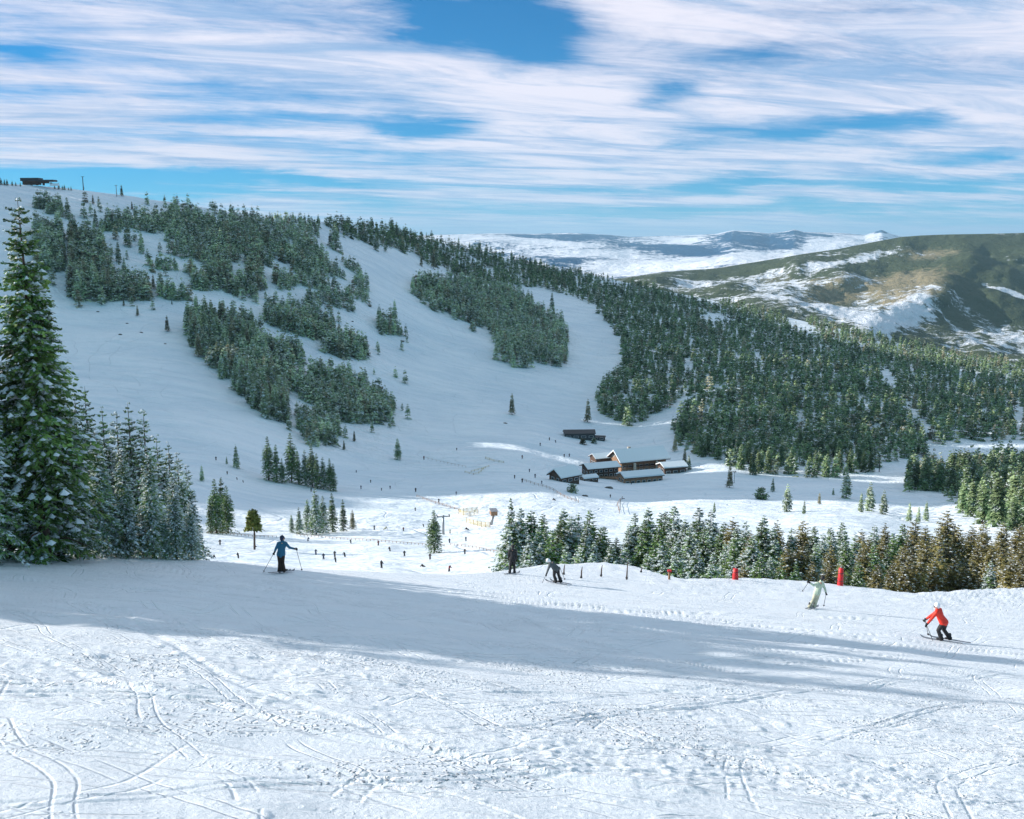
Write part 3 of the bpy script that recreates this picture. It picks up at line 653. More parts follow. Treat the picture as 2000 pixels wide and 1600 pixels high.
LONE = [  # px, base py, top py, variant, label
 (133, 428, 388, 2, 'lone spruce standing right of the highest left clump'), (187, 440, 406, 1, 'narrow spruce above the open upper left snowfield'),
 (232, 512, 472, 1, 'pointed spruce alone on the left snow bench'), (243, 530, 502, 1, 'small spruce just under the pointed bench spruce'),
 (277, 495, 455, 1, 'spruce at the upper end of the strip above the left snow bench'), (250, 480, 433, 0, 'taller spruce alone above the left snow bench'), (251, 479, 460, 3, 'short spruce tucked beside the taller bench spruce'),
 (182, 400, 382, 3, 'small brown tree on the bare top of the left mountain'), (192, 405, 394, 2, 'tiny rounded tree beside the small brown summit tree'), (238, 383, 362, 3, 'brown leaning tree on the skyline right of the lift poles'),
 (258, 408, 392, 3, 'small dark tree below the skyline right of the lift poles'), (300, 566, 538, 3, 'small brown spruce at the shoulder of the left slope'), (327, 648, 617, 3, 'thin small tree alone on the big left snow slope'),
 (269, 618, 597, 3, 'very thin sapling high on the big left snow slope'), (242, 600, 585, 3, 'tiny sapling below the low left clump'), (336, 597, 588, 3, 'tiny sapling under the rounded shoulder clump'),
 (1000, 808, 766, 3, 'lone brown tree out on the snow of the bowl'), (1148, 826, 780, 3, 'leaning snowy tree just above the dark hut'), (777, 895, 851, 0, 'lone spruce in the flat middle of the valley floor'),
 (462, 914, 866, 1, 'lone spruce on the lower left snow slope'), (443, 906, 890, 1, 'little spruce left of the lone lower left one'), (395, 942, 908, 1, 'small spruce right of the left tree group'),
 (771, 625, 584, 1, 'tall pointed tree in the thin tail of the main forest'), (1078, 606, 572, 1, 'tall pointed tree behind the island forest'), (1095, 650, 610, 1, 'thin pointed tree at the right edge of the island forest'),
 (656, 488, 435, 2, 'broad dark tree on the upper snow tongue'), (646, 480, 448, 2, 'second dark tree on the upper snow tongue'), (735, 488, 452, 1, 'narrow spruce below the skyline wood'), (823, 520, 497, 3, 'brown tree at the head of the bowl run'), (847, 524, 490, 3, 'taller brown tree at the head of the bowl run'),
 (1425, 952, 905, 3, 'brown bushy tree right of the lodge'), (1509, 962, 932, 1, 'slim spruce on the snow flat right of the lodge'), (1537, 1000, 943, 0, 'broad snowy spruce on the flat right of the lodge'), (1570, 1004, 975, 1, 'smaller spruce next to the broad snowy one'),
 (1652, 975, 916, 0, 'tall dark spruce at the foot of the forested hill'), (1681, 1000, 958, 1, 'thin spruce in the pair on the right flat'), (1698, 998, 938, 0, 'taller spruce of the pair on the right flat'), (1725, 1005, 955, 0, 'dark full spruce right of the pair'),
 (1775, 1018, 977, 1, 'slim spruce further right on the flat'), (1793, 1020, 985, 1, 'short spruce of the close pair by the brown trees'), (1808, 1018, 976, 1, 'taller spruce of the close pair by the brown trees'), (1627, 970, 955, 2, 'small bush like spruce in front of the hill foot'),
 (1600, 985, 960, 3, 'spindly small tree on the right flat'), (1395, 999, 976, 1, 'small tree on the snow behind the evergreen band'), (1337, 905, 872, 3, 'ragged tree right behind the lodge'), (1318, 880, 845, 3, 'ragged tree at the forest corner behind the lodge'), (1345, 915, 885, 2, 'bushy low tree at the forest corner behind the lodge'),
 (692, 860, 838, 3, 'small bare tree below the wedge of trees'), (672, 878, 858, 3, 'leafless looking bush below the wedge of trees'), (506, 1035, 1013, 2, 'faint small tree right of the lone pine'),
]
cands = []     # (pixel height, X, Y, Z, height, rz, variant, region key)
g = np.random.RandomState(77)
for (nm, poly, sp, hh, key) in REG:
    P = np.array(poly); x0, y0 = P.min(0); x1, y1 = P.max(0)
    nq = 140000 if key == 's' else 30000
    qx = g.uniform(x0, x1, nq); qy = g.uniform(y0, y1, nq)
    rag = 4 if key in 's' else 14
    ok = in_poly(qx+rag*fbm(qx*.09, qy*.14, 2, 601)+g.normal(0, rag*.45, nq), qy+rag*.6*fbm(qx*.09+50, qy*.14, 2, 603)+g.normal(0, rag*.22, nq), poly)
    for hp in HOLES: ok &= ~in_poly(qx, qy, hp)
    qx = qx[ok]; qy = qy[ok]
    X, Y, Z = onBn(qx, qy)
    # importance: uniform on screen -> thin to a minimum spacing on screen and in the world
    cell = {}; 
    for i in range(len(qx)):
        lv_ = round(math.log(max(sp*F/Y[i]*.50, 4.6))/math.log(1.12)); spx = 1.12**lv_; spy = spx*.50
        k_ = (lv_, int(qx[i]/spx), int(qy[i]/spy))
        if k_ in cell: continue
        dens = fbm(np.array(X[i]*.012), np.array(Y[i]*.012), 3, 501)
        d2 = float(fbm(np.array(X[i]*.035), np.array(Y[i]*.03), 2, 511))
        thr = dict(i=-.22, r=-.35, n=.05, p=.0, m=-.30, o=-.30, q=-.55, j=-.15, k=-.1, l=0.0, s=-.62, t=-.7).get(key, -.25)
        if d2+.3*float(dens) < thr: continue
        cell[k_] = 1
        h_ = hh*(.50+.72*g.rand()**.8)*(1+.25*float(dens))
        if key == 's' : h_ = hh*(.48+.78*g.rand()**.8)
        v_ = 3 if g.rand() < .16 else int(g.randint(3))
        cands.append((h_*F/Y[i], X[i], Y[i], Z[i], h_, g.rand()*6.28, v_, key, nm, i))
cands.sort(key=lambda c: -c[0])
LIMIT = 285
names = {r[4]: r[0] for r in REG}
ind = []; rest = []; n_t = 0
for c in cands:
    px_ = 1000+c[1]/c[2]*(F*math.cos(PITCH)-100*math.sin(PITCH))
    if len(ind) < LIMIT and px_ < 2010 and (c[7] != 't' or n_t < 70):
        ind.append(c); n_t += c[7] == 't'
    else: rest.append(c)
for c in ind:
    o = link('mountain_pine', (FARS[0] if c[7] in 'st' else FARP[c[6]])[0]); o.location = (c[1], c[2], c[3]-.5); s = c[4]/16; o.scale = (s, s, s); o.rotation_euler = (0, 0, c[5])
    py_ = np.array([r_[1] for r_ in [q for q in REG if q[4] == c[7]][0][1]]); t_ = (800-F*math.tan(math.atan(c[3]/c[2])+PITCH)-py_.min())/max(1, np.ptp(py_))
    where = ('top of the ', 'middle of the ', 'foot of the ')[int(np.clip(t_*3, 0, 2))]+names[c[7]]
    tag(o, 'grey green pine at the '+where, 'tree', 'pines at the '+where)
def forest(rest):
    Vs = []; Fs = []; off = 0; mis = []
    g = np.random.RandomState(5)
    for c in rest:
        V, Fc, mi = LOW[int(g.randint(4))]; s = c[4]/16; ca, sa = math.cos(c[5]), math.sin(c[5]); w = s*(1.05+.3*g.rand())
        Vv = np.stack([(V[:, 0]*ca-V[:, 1]*sa)*w+c[1], (V[:, 0]*sa+V[:, 1]*ca)*w+c[2], V[:, 2]*s+c[3]-.5], -1)
        Vs.append(Vv.astype(np.float32)); Fs.append(Fc+off); off += len(V); m2 = mi.copy()
        if c[6] == 3 and g.rand() < .6: m2 = np.where(m2 == 0, 3, m2)
        elif c[7] in 'str': m2 = np.where(m2 == 0, 4, m2)
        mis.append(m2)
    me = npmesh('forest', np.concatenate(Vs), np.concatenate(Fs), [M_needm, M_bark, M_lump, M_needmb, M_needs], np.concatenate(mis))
    tag(link('forest', me), 'dense snow dusted evergreen forest covering the ridge and the hill at right', 'forest', kind='stuff')
forest(rest)
for (px, pb, pt, v_, lab) in LONE:
    P = onB(px, pb); h_ = (pb-pt)*P.y/F*1.03; o = link('spruce_tree', FARP[v_][0]); o.location = P-Vector((0, 0, .3))
    s = h_/16; w = s*(1.15 if v_ == 0 else 1.0); o.scale = (w, w, s); o.rotation_euler = (0, 0, px*.7); tag(o, lab, 'tree')

# ---- nearer valley groups (with trunks and snow as parts)
def putB(px, pb, pt, p, label, group=None, wide=1.0, **k):
    P = onB(px, pb); return put_tree(p, P-Vector((0, 0, .3)), hgt(P, pt)+.3, px*.37, label, group, wide=wide, **k)
def grp(lst, protos, label, group):
    for i, (px, pb, pt) in enumerate(lst): putB(px, pb, pt, protos[i % len(protos)], label, group)
grp([(423, 1042, 935), (436, 1038, 932), (446, 1042, 948), (412, 1042, 975)], [MID[0], MID[2]], 'green spruce of the tight clump right of the big left tree group', 'spruces of the tight clump by the left tree group')
grp([(570, 1040, 1005), (585, 1043, 990), (602, 1040, 975), (618, 1044, 952), (632, 1042, 968)], [MID[1], MID[3]], 'snowy spruce of the group behind the blue skier', 'snowy spruces behind the blue skier')
putB(650, 1040, 962, MID[2], 'dark green column shaped spruce behind the blue skier'); putB(671, 1038, 975, MID[2], 'second dark green column spruce, right of the taller one'); putB(689, 1034, 995, MIDB[0], 'short brown spruce ending the group behind the blue skier')
grp([(525, 940, 852), (541, 945, 868), (552, 948, 895)], [MID[0], MID[2]], 'spruce of the trio on the lower left snow slope', 'trio of spruces on the lower left slope')
grp([(570, 945, 845), (583, 950, 880), (597, 952, 878), (610, 955, 868), (620, 958, 885), (632, 958, 892), (645, 960, 895), (652, 962, 905)], [MID[0], MID[2], MID[3]], 'spruce in the dark row right of the trio on the lower slope', 'dark row of spruces on the lower slope')
putB(848, 1080, 996, MID[0], 'lone green spruce among the distant skiers, next to a lift tower', wide=1.25)
# lone pine with a bare trunk
P = onB(497, 1072); hp = 84*P.y/F
e = empty('pine_tree', P); tag(e, 'lone yellowish pine with a bare trunk left of the blue skier', 'tree')
MB().tube([(0, 0, -.3), (.15, 0, hp*.4), (.05, 0, hp*.75), (.1, 0, hp*.95)], [.26, .20, .14, .05], 8).build('trunk', M_bark, e)
lv, lf, sv, sf = conifer(71, hp*.50, hp*.22, 110, 7, 1.2, .42, low=.02, shape=.5, sag=.2, top_up=.8)
cr = link('crown', npmesh('crown', lv, lf, [M_needy]), e); cr.location = (0, 0, hp*.50)

# ---- band of evergreens behind the right crest
g = np.random.RandomState(9)
def band():
    n_ = 0
    tops_x = [985, 1000, 1020, 1060, 1120, 1182, 1212, 1226, 1260, 1320, 1380, 1420, 1480, 1540, 1600, 1680, 1730, 1780, 1830, 1880, 1950, 2000, 2100, 2250]
    tops_y = [1000, 962, 985, 985, 985, 996, 1030, 996, 978, 975, 985, 1005, 995, 1010, 1010, 1010, 1015, 1000, 985, 1010, 1005, 998, 990, 980]
    rows = ((1132, 0, 26), (1150, 16, 26), (1172, 40, 28), (1196, 72, 31))
    for r_, (pb, dt, sp) in enumerate(rows):
        x = 990+r_*7
        while x < 2075:
            px = x+g.uniform(-6, 6); x += sp*g.uniform(.8, 1.25)
            if r_ == 0 and px < 1000: continue
            if px < 1010 and r_ > 1: continue
            top = np.interp(px, tops_x, tops_y)+dt+abs(g.normal(0, 14))
            if 1196 < px < 1226: top = max(top, 1036+g.uniform(0, 12))
            top = min(top, 1088)
            P = onB(px, pb); h_ = hgt(P, top)
            brown = px > 1740 and g.rand() < .72 or px > 1400 and g.rand() < .42
            if brown:
                p = MIDB[g.randint(2)]; zone = 'behind the taller red post' if px < 1740 else ('between the taller red post and the red skier' if px < 1850 else 'at the right edge of the picture'); lab = 'rusty green evergreen of the crest band, '+zone; gr = 'rusty evergreens '+zone
            else:
                p = MID[[0, 1, 3, 1, 2][g.randint(5)]]
                zone = [z for x_, z in ((1110, 'behind the bending skier'), (1215, 'behind the thin stakes on the crest'), (1330, 'under the lodge, left of the short wooden post'), (1500, 'around the left red post'), (1700, 'behind the pale green skier and taller red post'), (9999, 'at the right edge above the red skier')) if px < x_][0]
                lab = 'snowy spruce of the crest band, ' + zone; gr = 'band spruces ' + zone
            put_tree(p, P-Vector((0, 0, .4)), h_, g.rand()*6.28, lab, gr, wide=g.uniform(1.15, 1.6)); n_ += 1
    return n_
band()
P = onB(998, 1128); put_tree(MID[2], P, (1128-960)*P.y/F, 1.0, 'tallest narrow spruce at the left end of the evergreen band', wide=.8)

# ---- big spruces at left
def putA(px, pb, pt, p, label, group=None, wide=1.0):
    P = onA(px, pb); return put_tree(p, P-Vector((0, 0, .2)), hgt(P, pt)+.2, px*.31+.4, label, group, wide=wide)
putA(92, 1093, 378, BIG[0], 'tallest dark spruce towering at the left edge, snow in its branches', wide=.94)
putA(-30, 1100, 460, BIG[2], 'large spruce cut by the left edge of the picture', wide=.85)
for (px, pb, pt) in [(120, 1089, 640), (160, 1088, 800), (205, 1088, 840), (250, 1089, 860), (300, 1090, 870), (345, 1092, 930), (375, 1093, 975), (20, 1090, 700), (95, 1089, 780), (228, 1088, 960), (280, 1089, 985), (325, 1091, 1000)]:
    z_ = 'hugging the tallest spruce' if px < 150 else ('in the middle of the left group' if px < 260 else 'at the open right end of the left group')
    putA(px, pb, pt, BIG[1 if px % 2 else 2], 'snow laden front spruce ' + z_, 'front spruces ' + z_, wide=1.0)
for (px, pb, pt) in [(150, 1180, 745), (175, 1185, 765), (195, 1190, 750), (225, 1180, 790), (250, 1175, 800), (275, 1180, 782), (302, 1180, 795), (325, 1170, 845), (345, 1165, 860), (362, 1160, 880), (378, 1150, 905), (120, 1190, 700), (80, 1190, 620)]:
    z_ = 'just right of the tallest spruce' if px < 200 else ('in the middle of the left group' if px < 290 else 'where the left group steps down to the right')
    putB(px, pb, pt, MID[[0, 3, 1][px % 3]] if px < 0 else BIG[1+px % 2], 'darker rear spruce ' + z_, 'rear spruces ' + z_, wide=.9)
# trees just outside the frame; their shadows cross the slope
for (x, y, h_) in [(-30, 33, 15), (-35, 36, 16), (-29, 37.4, 13), (-42, 37, 18), (-41, 33, 17), (-52, 38, 19), (-26, 34.5, 11), (-36, 39, 15), (-38, 30.6, 13), (-47, 35, 18), (-32, 35.4, 14), (-44, 39.5, 18), (-33, 37.0, 16), (-38, 34.0, 17), (-37, 41.0, 17), (-34, 41.5, 15), (-45, 42, 18), (-30, 39.6, 13)]:
    z = -HC-SY*y-SX*x-.3
    put_tree(BIG[int(abs(x)) % 2+1], Vector((x, y, z)), h_, x, 'tall spruce in the wood beyond the left edge', 'spruces beyond the left edge', wide=1.1)

# ------------------------------------------------------------ buildings
def prism(b, w, d, z0, rh, ov, thick=.0):
    """gable roof, ridge along x"""
    x = w/2+ov; y = d/2+ov; k = rh/(d/2); ze = z0-ov*k
    t = thick
    v = [(-x, -y, ze), (x, -y, ze), (x, y, ze), (-x, y, ze), (-x, 0, z0+rh), (x, 0, z0+rh)]
    v += [(p[0], p[1], p[2]+t) for p in v]
    b.poly(v, [(0, 4, 5, 1), (2, 5, 4, 3), (6, 7, 11, 10), (8, 9, 10, 11), (0, 1, 7, 6), (2, 3, 9, 8), (0, 6, 10, 4), (4, 10, 9, 3), (1, 5, 11, 7), (5, 2, 8, 11)])
    return b
def house(px, pb, w, d, wh, rh, rz, label, wallm, snow=.7, name='house', wins=5, zoff=0.0, cat='building', ov=1.2, off=(0, 0), storeys=1):
    P = onB(px, pb)+Vector((off[0], off[1], zoff)); e = empty(name, P, rz); tag(e, label, cat)
    b = MB(); b.box((0, 0, wh/2-1.5), (w, d, wh+3))
    b.poly([(-w/2, -d/2, wh), (-w/2, d/2, wh), (-w/2, 0, wh+rh)], [(0, 2, 1)]); b.poly([(w/2, -d/2, wh), (w/2, d/2, wh), (w/2, 0, wh+rh)], [(0, 1, 2)])
    b.build('wall', wallm, e)
    r = prism(MB(), w, d, wh+.02, rh, ov, .35).build('roof', M_wood if snow > .1 else M_dsteel, e)
    if snow > .1: prism(MB(), w-.3, d-.3, wh+.40, rh, ov, snow).build('roof_snow', M_lump, r)
    for s in range(storeys):
        z = 1.7+s*2.9
        for i in range(wins):
            x = -w/2+w*(i+.5)/wins
            f_ = MB().box((x, -d/2-.04, z), (w/wins*.62, .12, 1.5)).build('window', M_white, e)
            MB().box((x, -d/2-.12, z), (w/wins*.62-.3, .06, 1.25)).build('pane', M_glass, f_)
    for (y) in (-d/5, d/5):
        f_ = MB().box((-w/2-.04, y, wh*.55), (.12, d*.22, 1.7)).build('window', M_white, e)
        MB().box((-w/2-.12, y, wh*.55), (.06, d*.22-.3, 1.45)).build('pane', M_glass, f_)
    MB().box((-w/2-.06, 0, 1.1), (.14, 1.6, 2.2)).build('door', M_wood2, e)
    return e
lodge = house(1246, 918, 33, 15, 8.8, 4.8, R(22), 'large timber mountain lodge with a broad snow covered gable roof', M_wood2, name='mountain_lodge', wins=8, storeys=2, ov=2.2, snow=.9)
MB().box((-16.62, -3.7, 10.2), (.1, 4.2, 2.0)).box((-16.62, 3.7, 10.2), (.1, 4.2, 2.0)).box((-16.64, 0, 12), (.1, 4.0, 2.6)).build('gable_glazing', M_stone, lodge)
MB().box((-6, 2, 13.5), (1.8, 1.6, 4)).build('chimney', M_stone, lodge)
for x in (-8.5, 8.0): MB().box((x, -10.8, 3.6), (1.3, 1.3, 7.6)).build('pillar', M_stone, lodge)
house(1250, 942, 25, 10, 4.4, 1.8, R(19), 'low dark annex with a flat snowy roof in front of the lodge', M_wood2, name='lodge_annex', wins=7, ov=.9, snow=.9)
house(1312, 920, 15, 10, 4.6, 1.8, R(18), 'small side wing at the right end of the lodge', M_wood, name='side_wing', wins=3, ov=1.2)
house(1172, 929, 20, 10, 6.6, 1.8, R(20), 'long dark timber wing left of the lodge with terraces', M_wood, name='timber_wing', wins=6, ov=1.4, snow=.35, storeys=2)
house(1178, 910, 15, 9, 7.0, 2.0, R(22), 'dark upper terrace building against the left gable of the lodge', M_wood, name='terrace_building', wins=4, ov=1.0, snow=.3)
house(1102, 944, 13, 10, 4.0, 3.2, R(38), 'small snow roofed hut left of the lodge', M_wood, name='snow_roofed_hut', wins=3, ov=1.2, snow=.8)
house(1150, 939, 9, 6, 1.9, .9, R(24), 'tiny flat shed between the hut and the lodge', M_wood, name='shed', wins=2, ov=.5, snow=.8)
house(1131, 855, 23, 9, 4.2, 2.0, R(4), 'dark hut with little snow on its roof above the lodge', M_dsteel, name='dark_hut', wins=4, ov=.6, snow=.02)
house(1170, 858, 9, 5, 2.0, 1.2, R(-12), 'small dark shed right of the dark hut', M_dsteel, name='storage_shed', wins=2, ov=.5, snow=.05)
# terrace rail / deck in front of the left wing
P = onB(1185, 934); e = empty('wooden_deck', P, R(-10)); tag(e, 'wooden terrace deck with railings before the left wing', 'deck')
MB().box((0, 0, .9), (18, 6, .3)).build('deck_floor', M_wood2, e)
rb = MB()
for i in range(10): rb.box((-9+i*2, -3, 1.6), (.15, .15, 1.2))
rb.box((0, -3, 2.2), (18, .14, .14)).box((0, -3, 1.7), (18, .08, .08)); rb.build('railing', M_wood, e)
bal = MB().box((0, -8.6, 4.6), (30, 2.0, .25)).box((0, -9.55, 5.6), (30, .12, .12))
for i in range(31): bal.box((-15+i, -9.55, 5.1), (.1, .1, 1.0))
bal.build('balcony', M_wood, lodge)
# rocks round the lodge
def rock(px, pb, s, label, m=M_rock, flat=.45):
    P = onB(px, pb); g = random.Random(int(px*7)); import bmesh
    bm = bmesh.new(); bmesh.ops.create_icosphere(bm, subdivisions=3, radius=1)
    for v in bm.verts:
        n_ = v.co.normalized(); k = 1+.30*float(fbm(np.array(n_.x*2.3+px), np.array(n_.y*2.3+n_.z*1.7), 3, int(px)))
        v.co = Vector((n_.x*k*s, n_.y*k*s*.7, n_.z*k*s*flat))
    me = bpy.data.meshes.new('rock'); bm.to_mesh(me); bm.free(); me.materials.append(m); o = link('rock', me); o.location = P; tag(o, label, 'rock')
for a in [(1189, 975-18, 2.4, 'dark flat rock just below the tiny shed'), (987, 824, 1.6, 'dark boulder on the snow below the lone brown tree'), (1142, 973, 1.7, 'dark boulder in the snow below the small hut'),
          (785, 667, 2.2, 'dark rock below the thin tail of trees'), (688, 626, 1.3, 'single rock in the upper snow bowl'), (534, 666, 2.0, 'rock on the snow tongue above the slanting strip'), (522, 657, 1.3, 'smaller rock on the snow tongue above the slanting strip'),
          (235, 655, 1.4, 'dark rock on the big left snow slope'), (276, 650, 1.2, 'second dark rock on the big left snow slope'), (248, 632, 1.1, 'half buried rock high on the big left snow slope'), (323, 675, 1.0, 'lone small rock lower on the big left slope'), (191, 608, 1.2, 'small rock under the tall left clump')]: rock(*a)
def bush(px, pb, s, label, m=M_needm):
    P = onB(px, pb); lv, lf, sv, sf = conifer(int(px), s*1.2, s*.8, 44, 4, s*.45, s*.16, low=.02, shape=.35, sag=-.1, snow=.1, lump=s*.2, top_up=.6)
    e = empty('bush', P-Vector((0, 0, .2))); tag(e, label, 'bush'); link('foliage', npmesh('foliage', lv, lf, [m]), e)
    b = MB()
    for k in range(5): b.tube([(0, 0, 0), (math.cos(k*1.3)*s*.25, math.sin(k*1.3)*s*.25, s*.7)], [.06, .02], 5)
    b.build('stems', M_bark, e)
bush(1486, 978, 5.2, 'round green bush alone on the snow flat', M_need); bush(1105, 945, 4.5, 'greenish bush in front of the small hut', M_twig); bush(1118, 966, 4.0, 'snowy scrub below the small hut', M_needm)
bush(1138, 868, 4.0, 'scrub at the foot of the dark hut', M_twig); bush(1160, 866, 3.6, 'scrub between dark hut and its shed', M_needm); bush(1196, 905, 4.4, 'yellowish shrub at the left gable of the lodge', M_needb)
bush(1160, 915, 3.6, 'shrub on the dark timber wing side', M_twig)
# summit station
P = onB(70, 362); e = empty('summit_station', P, R(-4)); tag(e, 'dark lift station with a hooded roof on the left skyline', 'lift station')
sc = P.y/F
MB().box((-4, 0, 2.2), (30*sc, 7, 3.4)).box((6, 0, 3.1), (26*sc, 6, 2.2)).build('wall', M_wood, e)
b = MB(); b.box((-4, 0, 5.6), (36*sc, 9, 3.2)).box((13, 0, 4.4), (30*sc, 8, 1.8)); b.build('roof', M_dsteel, e)
for x in (-10, -4, 2, 9, 17): MB().box((x, -1, 1.2), (.9, 3, 2.8)).build('column', M_wood, e)
MB().box((21, -2, .4), (9, 2, 2.4)).build('snow_bank', M_lump, e)
# little trees along the summit
for px, h_ in [(2, 8), (9, 7), (14, 7), (24, 6), (31, 5), (40, 5), (107, 5), (115, 8), (122, 5), (126, 6), (134, 4), (139, 5)]:
    P = onB(px, sil(px)+3); o = link('spruce_tree', FARP[int(px) % 4][0]); o.location = P-Vector((0, 0, .3)); s = h_*.9/16; o.scale = (s*1.2, s*1.2, s)
    tag(o, 'stunted spruce on the skyline beside the summit station', 'tree', 'stunted spruces by the summit station')
def tower(px, pb, pt, label, arm=2.4, r=.28, m=M_steel, heads=True):
    P = onB(px, pb); h_ = (pb-pt)*P.y/F; e = empty('lift_tower', P, .15); tag(e, label, 'lift tower')
    MB().tube([(0, 0, -.5), (0, 0, h_)], [r*1.2, r*.8], 10).build('pole', m, e)
    MB().box((0, 0, h_-.4), (arm*2, .3, .35)).build('crossarm', m, e)
    for s_ in (-1, 1):
        MB().tube([(s_*arm, -1.1, h_-.1), (s_*arm, 1.1, h_-.1)], .18, 8).build('sheave', M_dsteel, e)
    return P+Vector((0, 0, h_))
T1 = tower(163, 371, 346, 'tall lift tower on the skyline right of the summit station', 1.2, .45, M_dsteel)
T2 = tower(228, 384, 363, 'thin lift tower beside the brown leaning skyline tree', 1.0, .35)
T3 = tower(866, 1044, 1004, 'pale lift tower beside the lone spruce on the lower run', 1.9, .35, M_steel)
T4 = tower(614, 456, 436, 'thin lift tower in the snow gap at the top of the main forest', 1.2, .3)
T5 = tower(1434, 945, 921, 'thin mast beside the brown bushy tree', .6, .15)
T6 = tower(1717, 924, 890, 'tall dark mast at the foot of the forested hill', .8, .25, M_dsteel)
# drive station post right of the run
P = onB(960, 1026); e = empty('lift_station', P, .2); tag(e, 'leaning brown lift head on a post by the lower run', 'lift station')
sc = P.y/F
MB().tube([(-.3, 0, -.5), (.7, 0, 22*sc)], [.5, .45], 8).build('post', M_steel, e)
MB().box((.7, 0, 26*sc), (13*sc, 3.2, 9*sc)).build('housing', M_wood2, e)
MB().box((.7, 0, 31.2*sc), (14.5*sc, 3.8, 1.4*sc)).build('roof', M_steel, e)
# yellow maze fences
def netfence(pts, h_, label, m=M_yel, name='maze_fence', posts=True, rows=5, cat='fence', group=None, r=.07):
    W = []
    for i in range(len(pts)-1):
        (a, b_), (c, d) = pts[i], pts[i+1]
        nseg = max(1, int(math.hypot(c-a, d-b_)/7))
        for k in range(nseg): W.append(onB(a+(c-a)*k/nseg, b_+(d-b_)*k/nseg))
    W.append(onB(*pts[-1]))
    e = empty(name, W[0]); tag(e, label, cat, group); o = W[0]
    b = MB()
    for j in range(rows): b.tube([p-o+Vector((0, 0, h_*(j+1)/rows)) for p in W], r, 4)
    b.build('netting' if rows > 2 else 'rope', m, e)
    for p in W: MB().tube([p-o-Vector((0, 0, .2)), p-o+Vector((0, 0, h_*1.1))], r*1.4, 5).build('post', M_wood2, e)
netfence([(896, 1004), (905, 1008), (918, 1010), (934, 1004)], 1.8, 'upper yellow maze fence near the lift head')
netfence([(898, 1000), (912, 1000), (932, 998)], 1.8, 'rear yellow maze fence behind the upper one')
netfence([(911, 1022), (925, 1026), (940, 1030), (957, 1031)], 1.7, 'lower yellow maze fence below the lift head')
netfence([(814, 972), (826, 978), (850, 985), (880, 992), (895, 996)], 1.0, 'thin dark fence leading to the maze fences', M_wood2, 'rope_fence', rows=2)
netfence([(908, 924), (925, 930), (935, 926), (945, 916)], 1.0, 'short yellow fence with a bend above the run', M_yel, 'rope_fence', rows=2)
netfence([(948, 896), (965, 902), (984, 905)], 1.3, 'yellow fence high on the run left of the lodge', M_yel, 'rope_fence', rows=3)
netfence([(920, 922), (955, 912)], 1.0, 'short straight yellow fence between the two others', M_yel, 'rope_fence', rows=2)
netfence([(828, 892), (860, 900), (910, 912)], .9, 'faint rope fence crossing the valley floor', M_wood2, 'rope_fence', rows=1, r=.05)
netfence([(1020, 944), (1060, 956), (1095, 972), (1130, 985)], 1.2, 'rope fence along the path below the lodge', M_wood2, 'rope_fence', rows=2)
netfence([(580, 1046), (650, 1052), (760, 1060), (868, 1068)], .5, 'long rope fence on the lit lower run', M_wood2, 'rope_fence', rows=1, r=.05)
netfence([(405, 1042), (450, 1045), (500, 1049), (540, 1049)], .5, 'rope fence left of the blue skier', M_wood2, 'rope_fence', rows=1, r=.05)
netfence([(880, 1066), (930, 1072), (985, 1084)], .5, 'rope fence right of the lone spruce', M_wood2, 'rope_fence', rows=1, r=.05)
netfence([(1210, 1006), (1206, 990), (1216, 978)], 1.5, 'leaning snow fence where the path forks', M_wood2, 'rope_fence', rows=2)
# lamp post by the path
P = onB(1211, 998); e = empty('lamp_post', P); tag(e, 'curved dark lamp post above the evergreen band', 'lamp post')
MB().tube([(0, 0, -.3), (0, 0, 4.2), (.3, 0, 4.9), (1.2, 0, 5.3)], .14, 7).build('pole', M_dsteel, e); MB().box((1.5, 0, 5.2), (.9, .4, .2)).build('lamp_head', M_dsteel, e)

# markers along the near crest
def pad(px, pb, pt, wpx, label, nm='padded_post'):
    P = onA(px, pb); sc = P.y/F; h_ = (pb-pt)*sc; r = wpx*sc/2; e = empty(nm, P-Vector((0, 0, .1))); tag(e, label, 'padded post')
    b = MB(); b.tube([(0, 0, 0), (0, 0, h_*.06), (0, 0, h_*.5), (0, 0, h_*.93), (0, 0, h_*.97)], [r*1.15, r*1.1, r*1.0, r*.85, r*.5], 12); b.build('pad', M_red, e)
    MB().tube([(0, 0, -.2), (0, 0, h_*1.05)], r*.28, 8).build('post', M_steel, e)
    for z in (.3, .7): MB().tube([(0, 0, h_*(z-.012)), (0, 0, h_*(z+.012))], r*1.07, 12).build('strap', M_dsteel, e)
pad(1436, 1133, 1104, 12, 'red padded post at the crest, the left one and rounded on top'); pad(1641, 1143, 1102, 11, 'taller red padded post at the crest, behind the skier in pale green')
P = onA(1307, 1132); e = empty('wooden_post', P); tag(e, 'short brown wooden post with a cap at the crest', 'post')
MB().tube([(0, 0, -.2), (0, 0, .52)], .07, 8).build('post', M_wood2, e); MB().box((0, 0, .55), (.22, .22, .1)).build('cap', M_red, e)
for (px, pb, pt, lab) in [(1101, 1122, 1101, 'thin fence stake just right of the bending skier'), (1135, 1130, 1105, 'leaning thin stake, second along the crest'), (1174, 1126, 1102, 'thin stake on the snow below the highest crest'), (1224, 1131, 1094, 'tallest thin stake on the crest, before the dip'), (1252, 1118, 1108, 'stub of a stake low in the snow near the crest')]:
    P = onA(px, pb); h_ = (pb-pt)*P.y/F; e = empty('snow_stake', P); tag(e, lab, 'stake')
    MB().tube([(0, 0, -.2), (.02, 0, h_*.6), (.06, 0, h_)], [.05, .035, .02], 7).build('pole', M_wood, e)
    MB().tube([(.0, 0, .02), (.0, 0, .10)], .075, 7).build('base', M_dsteel, e)

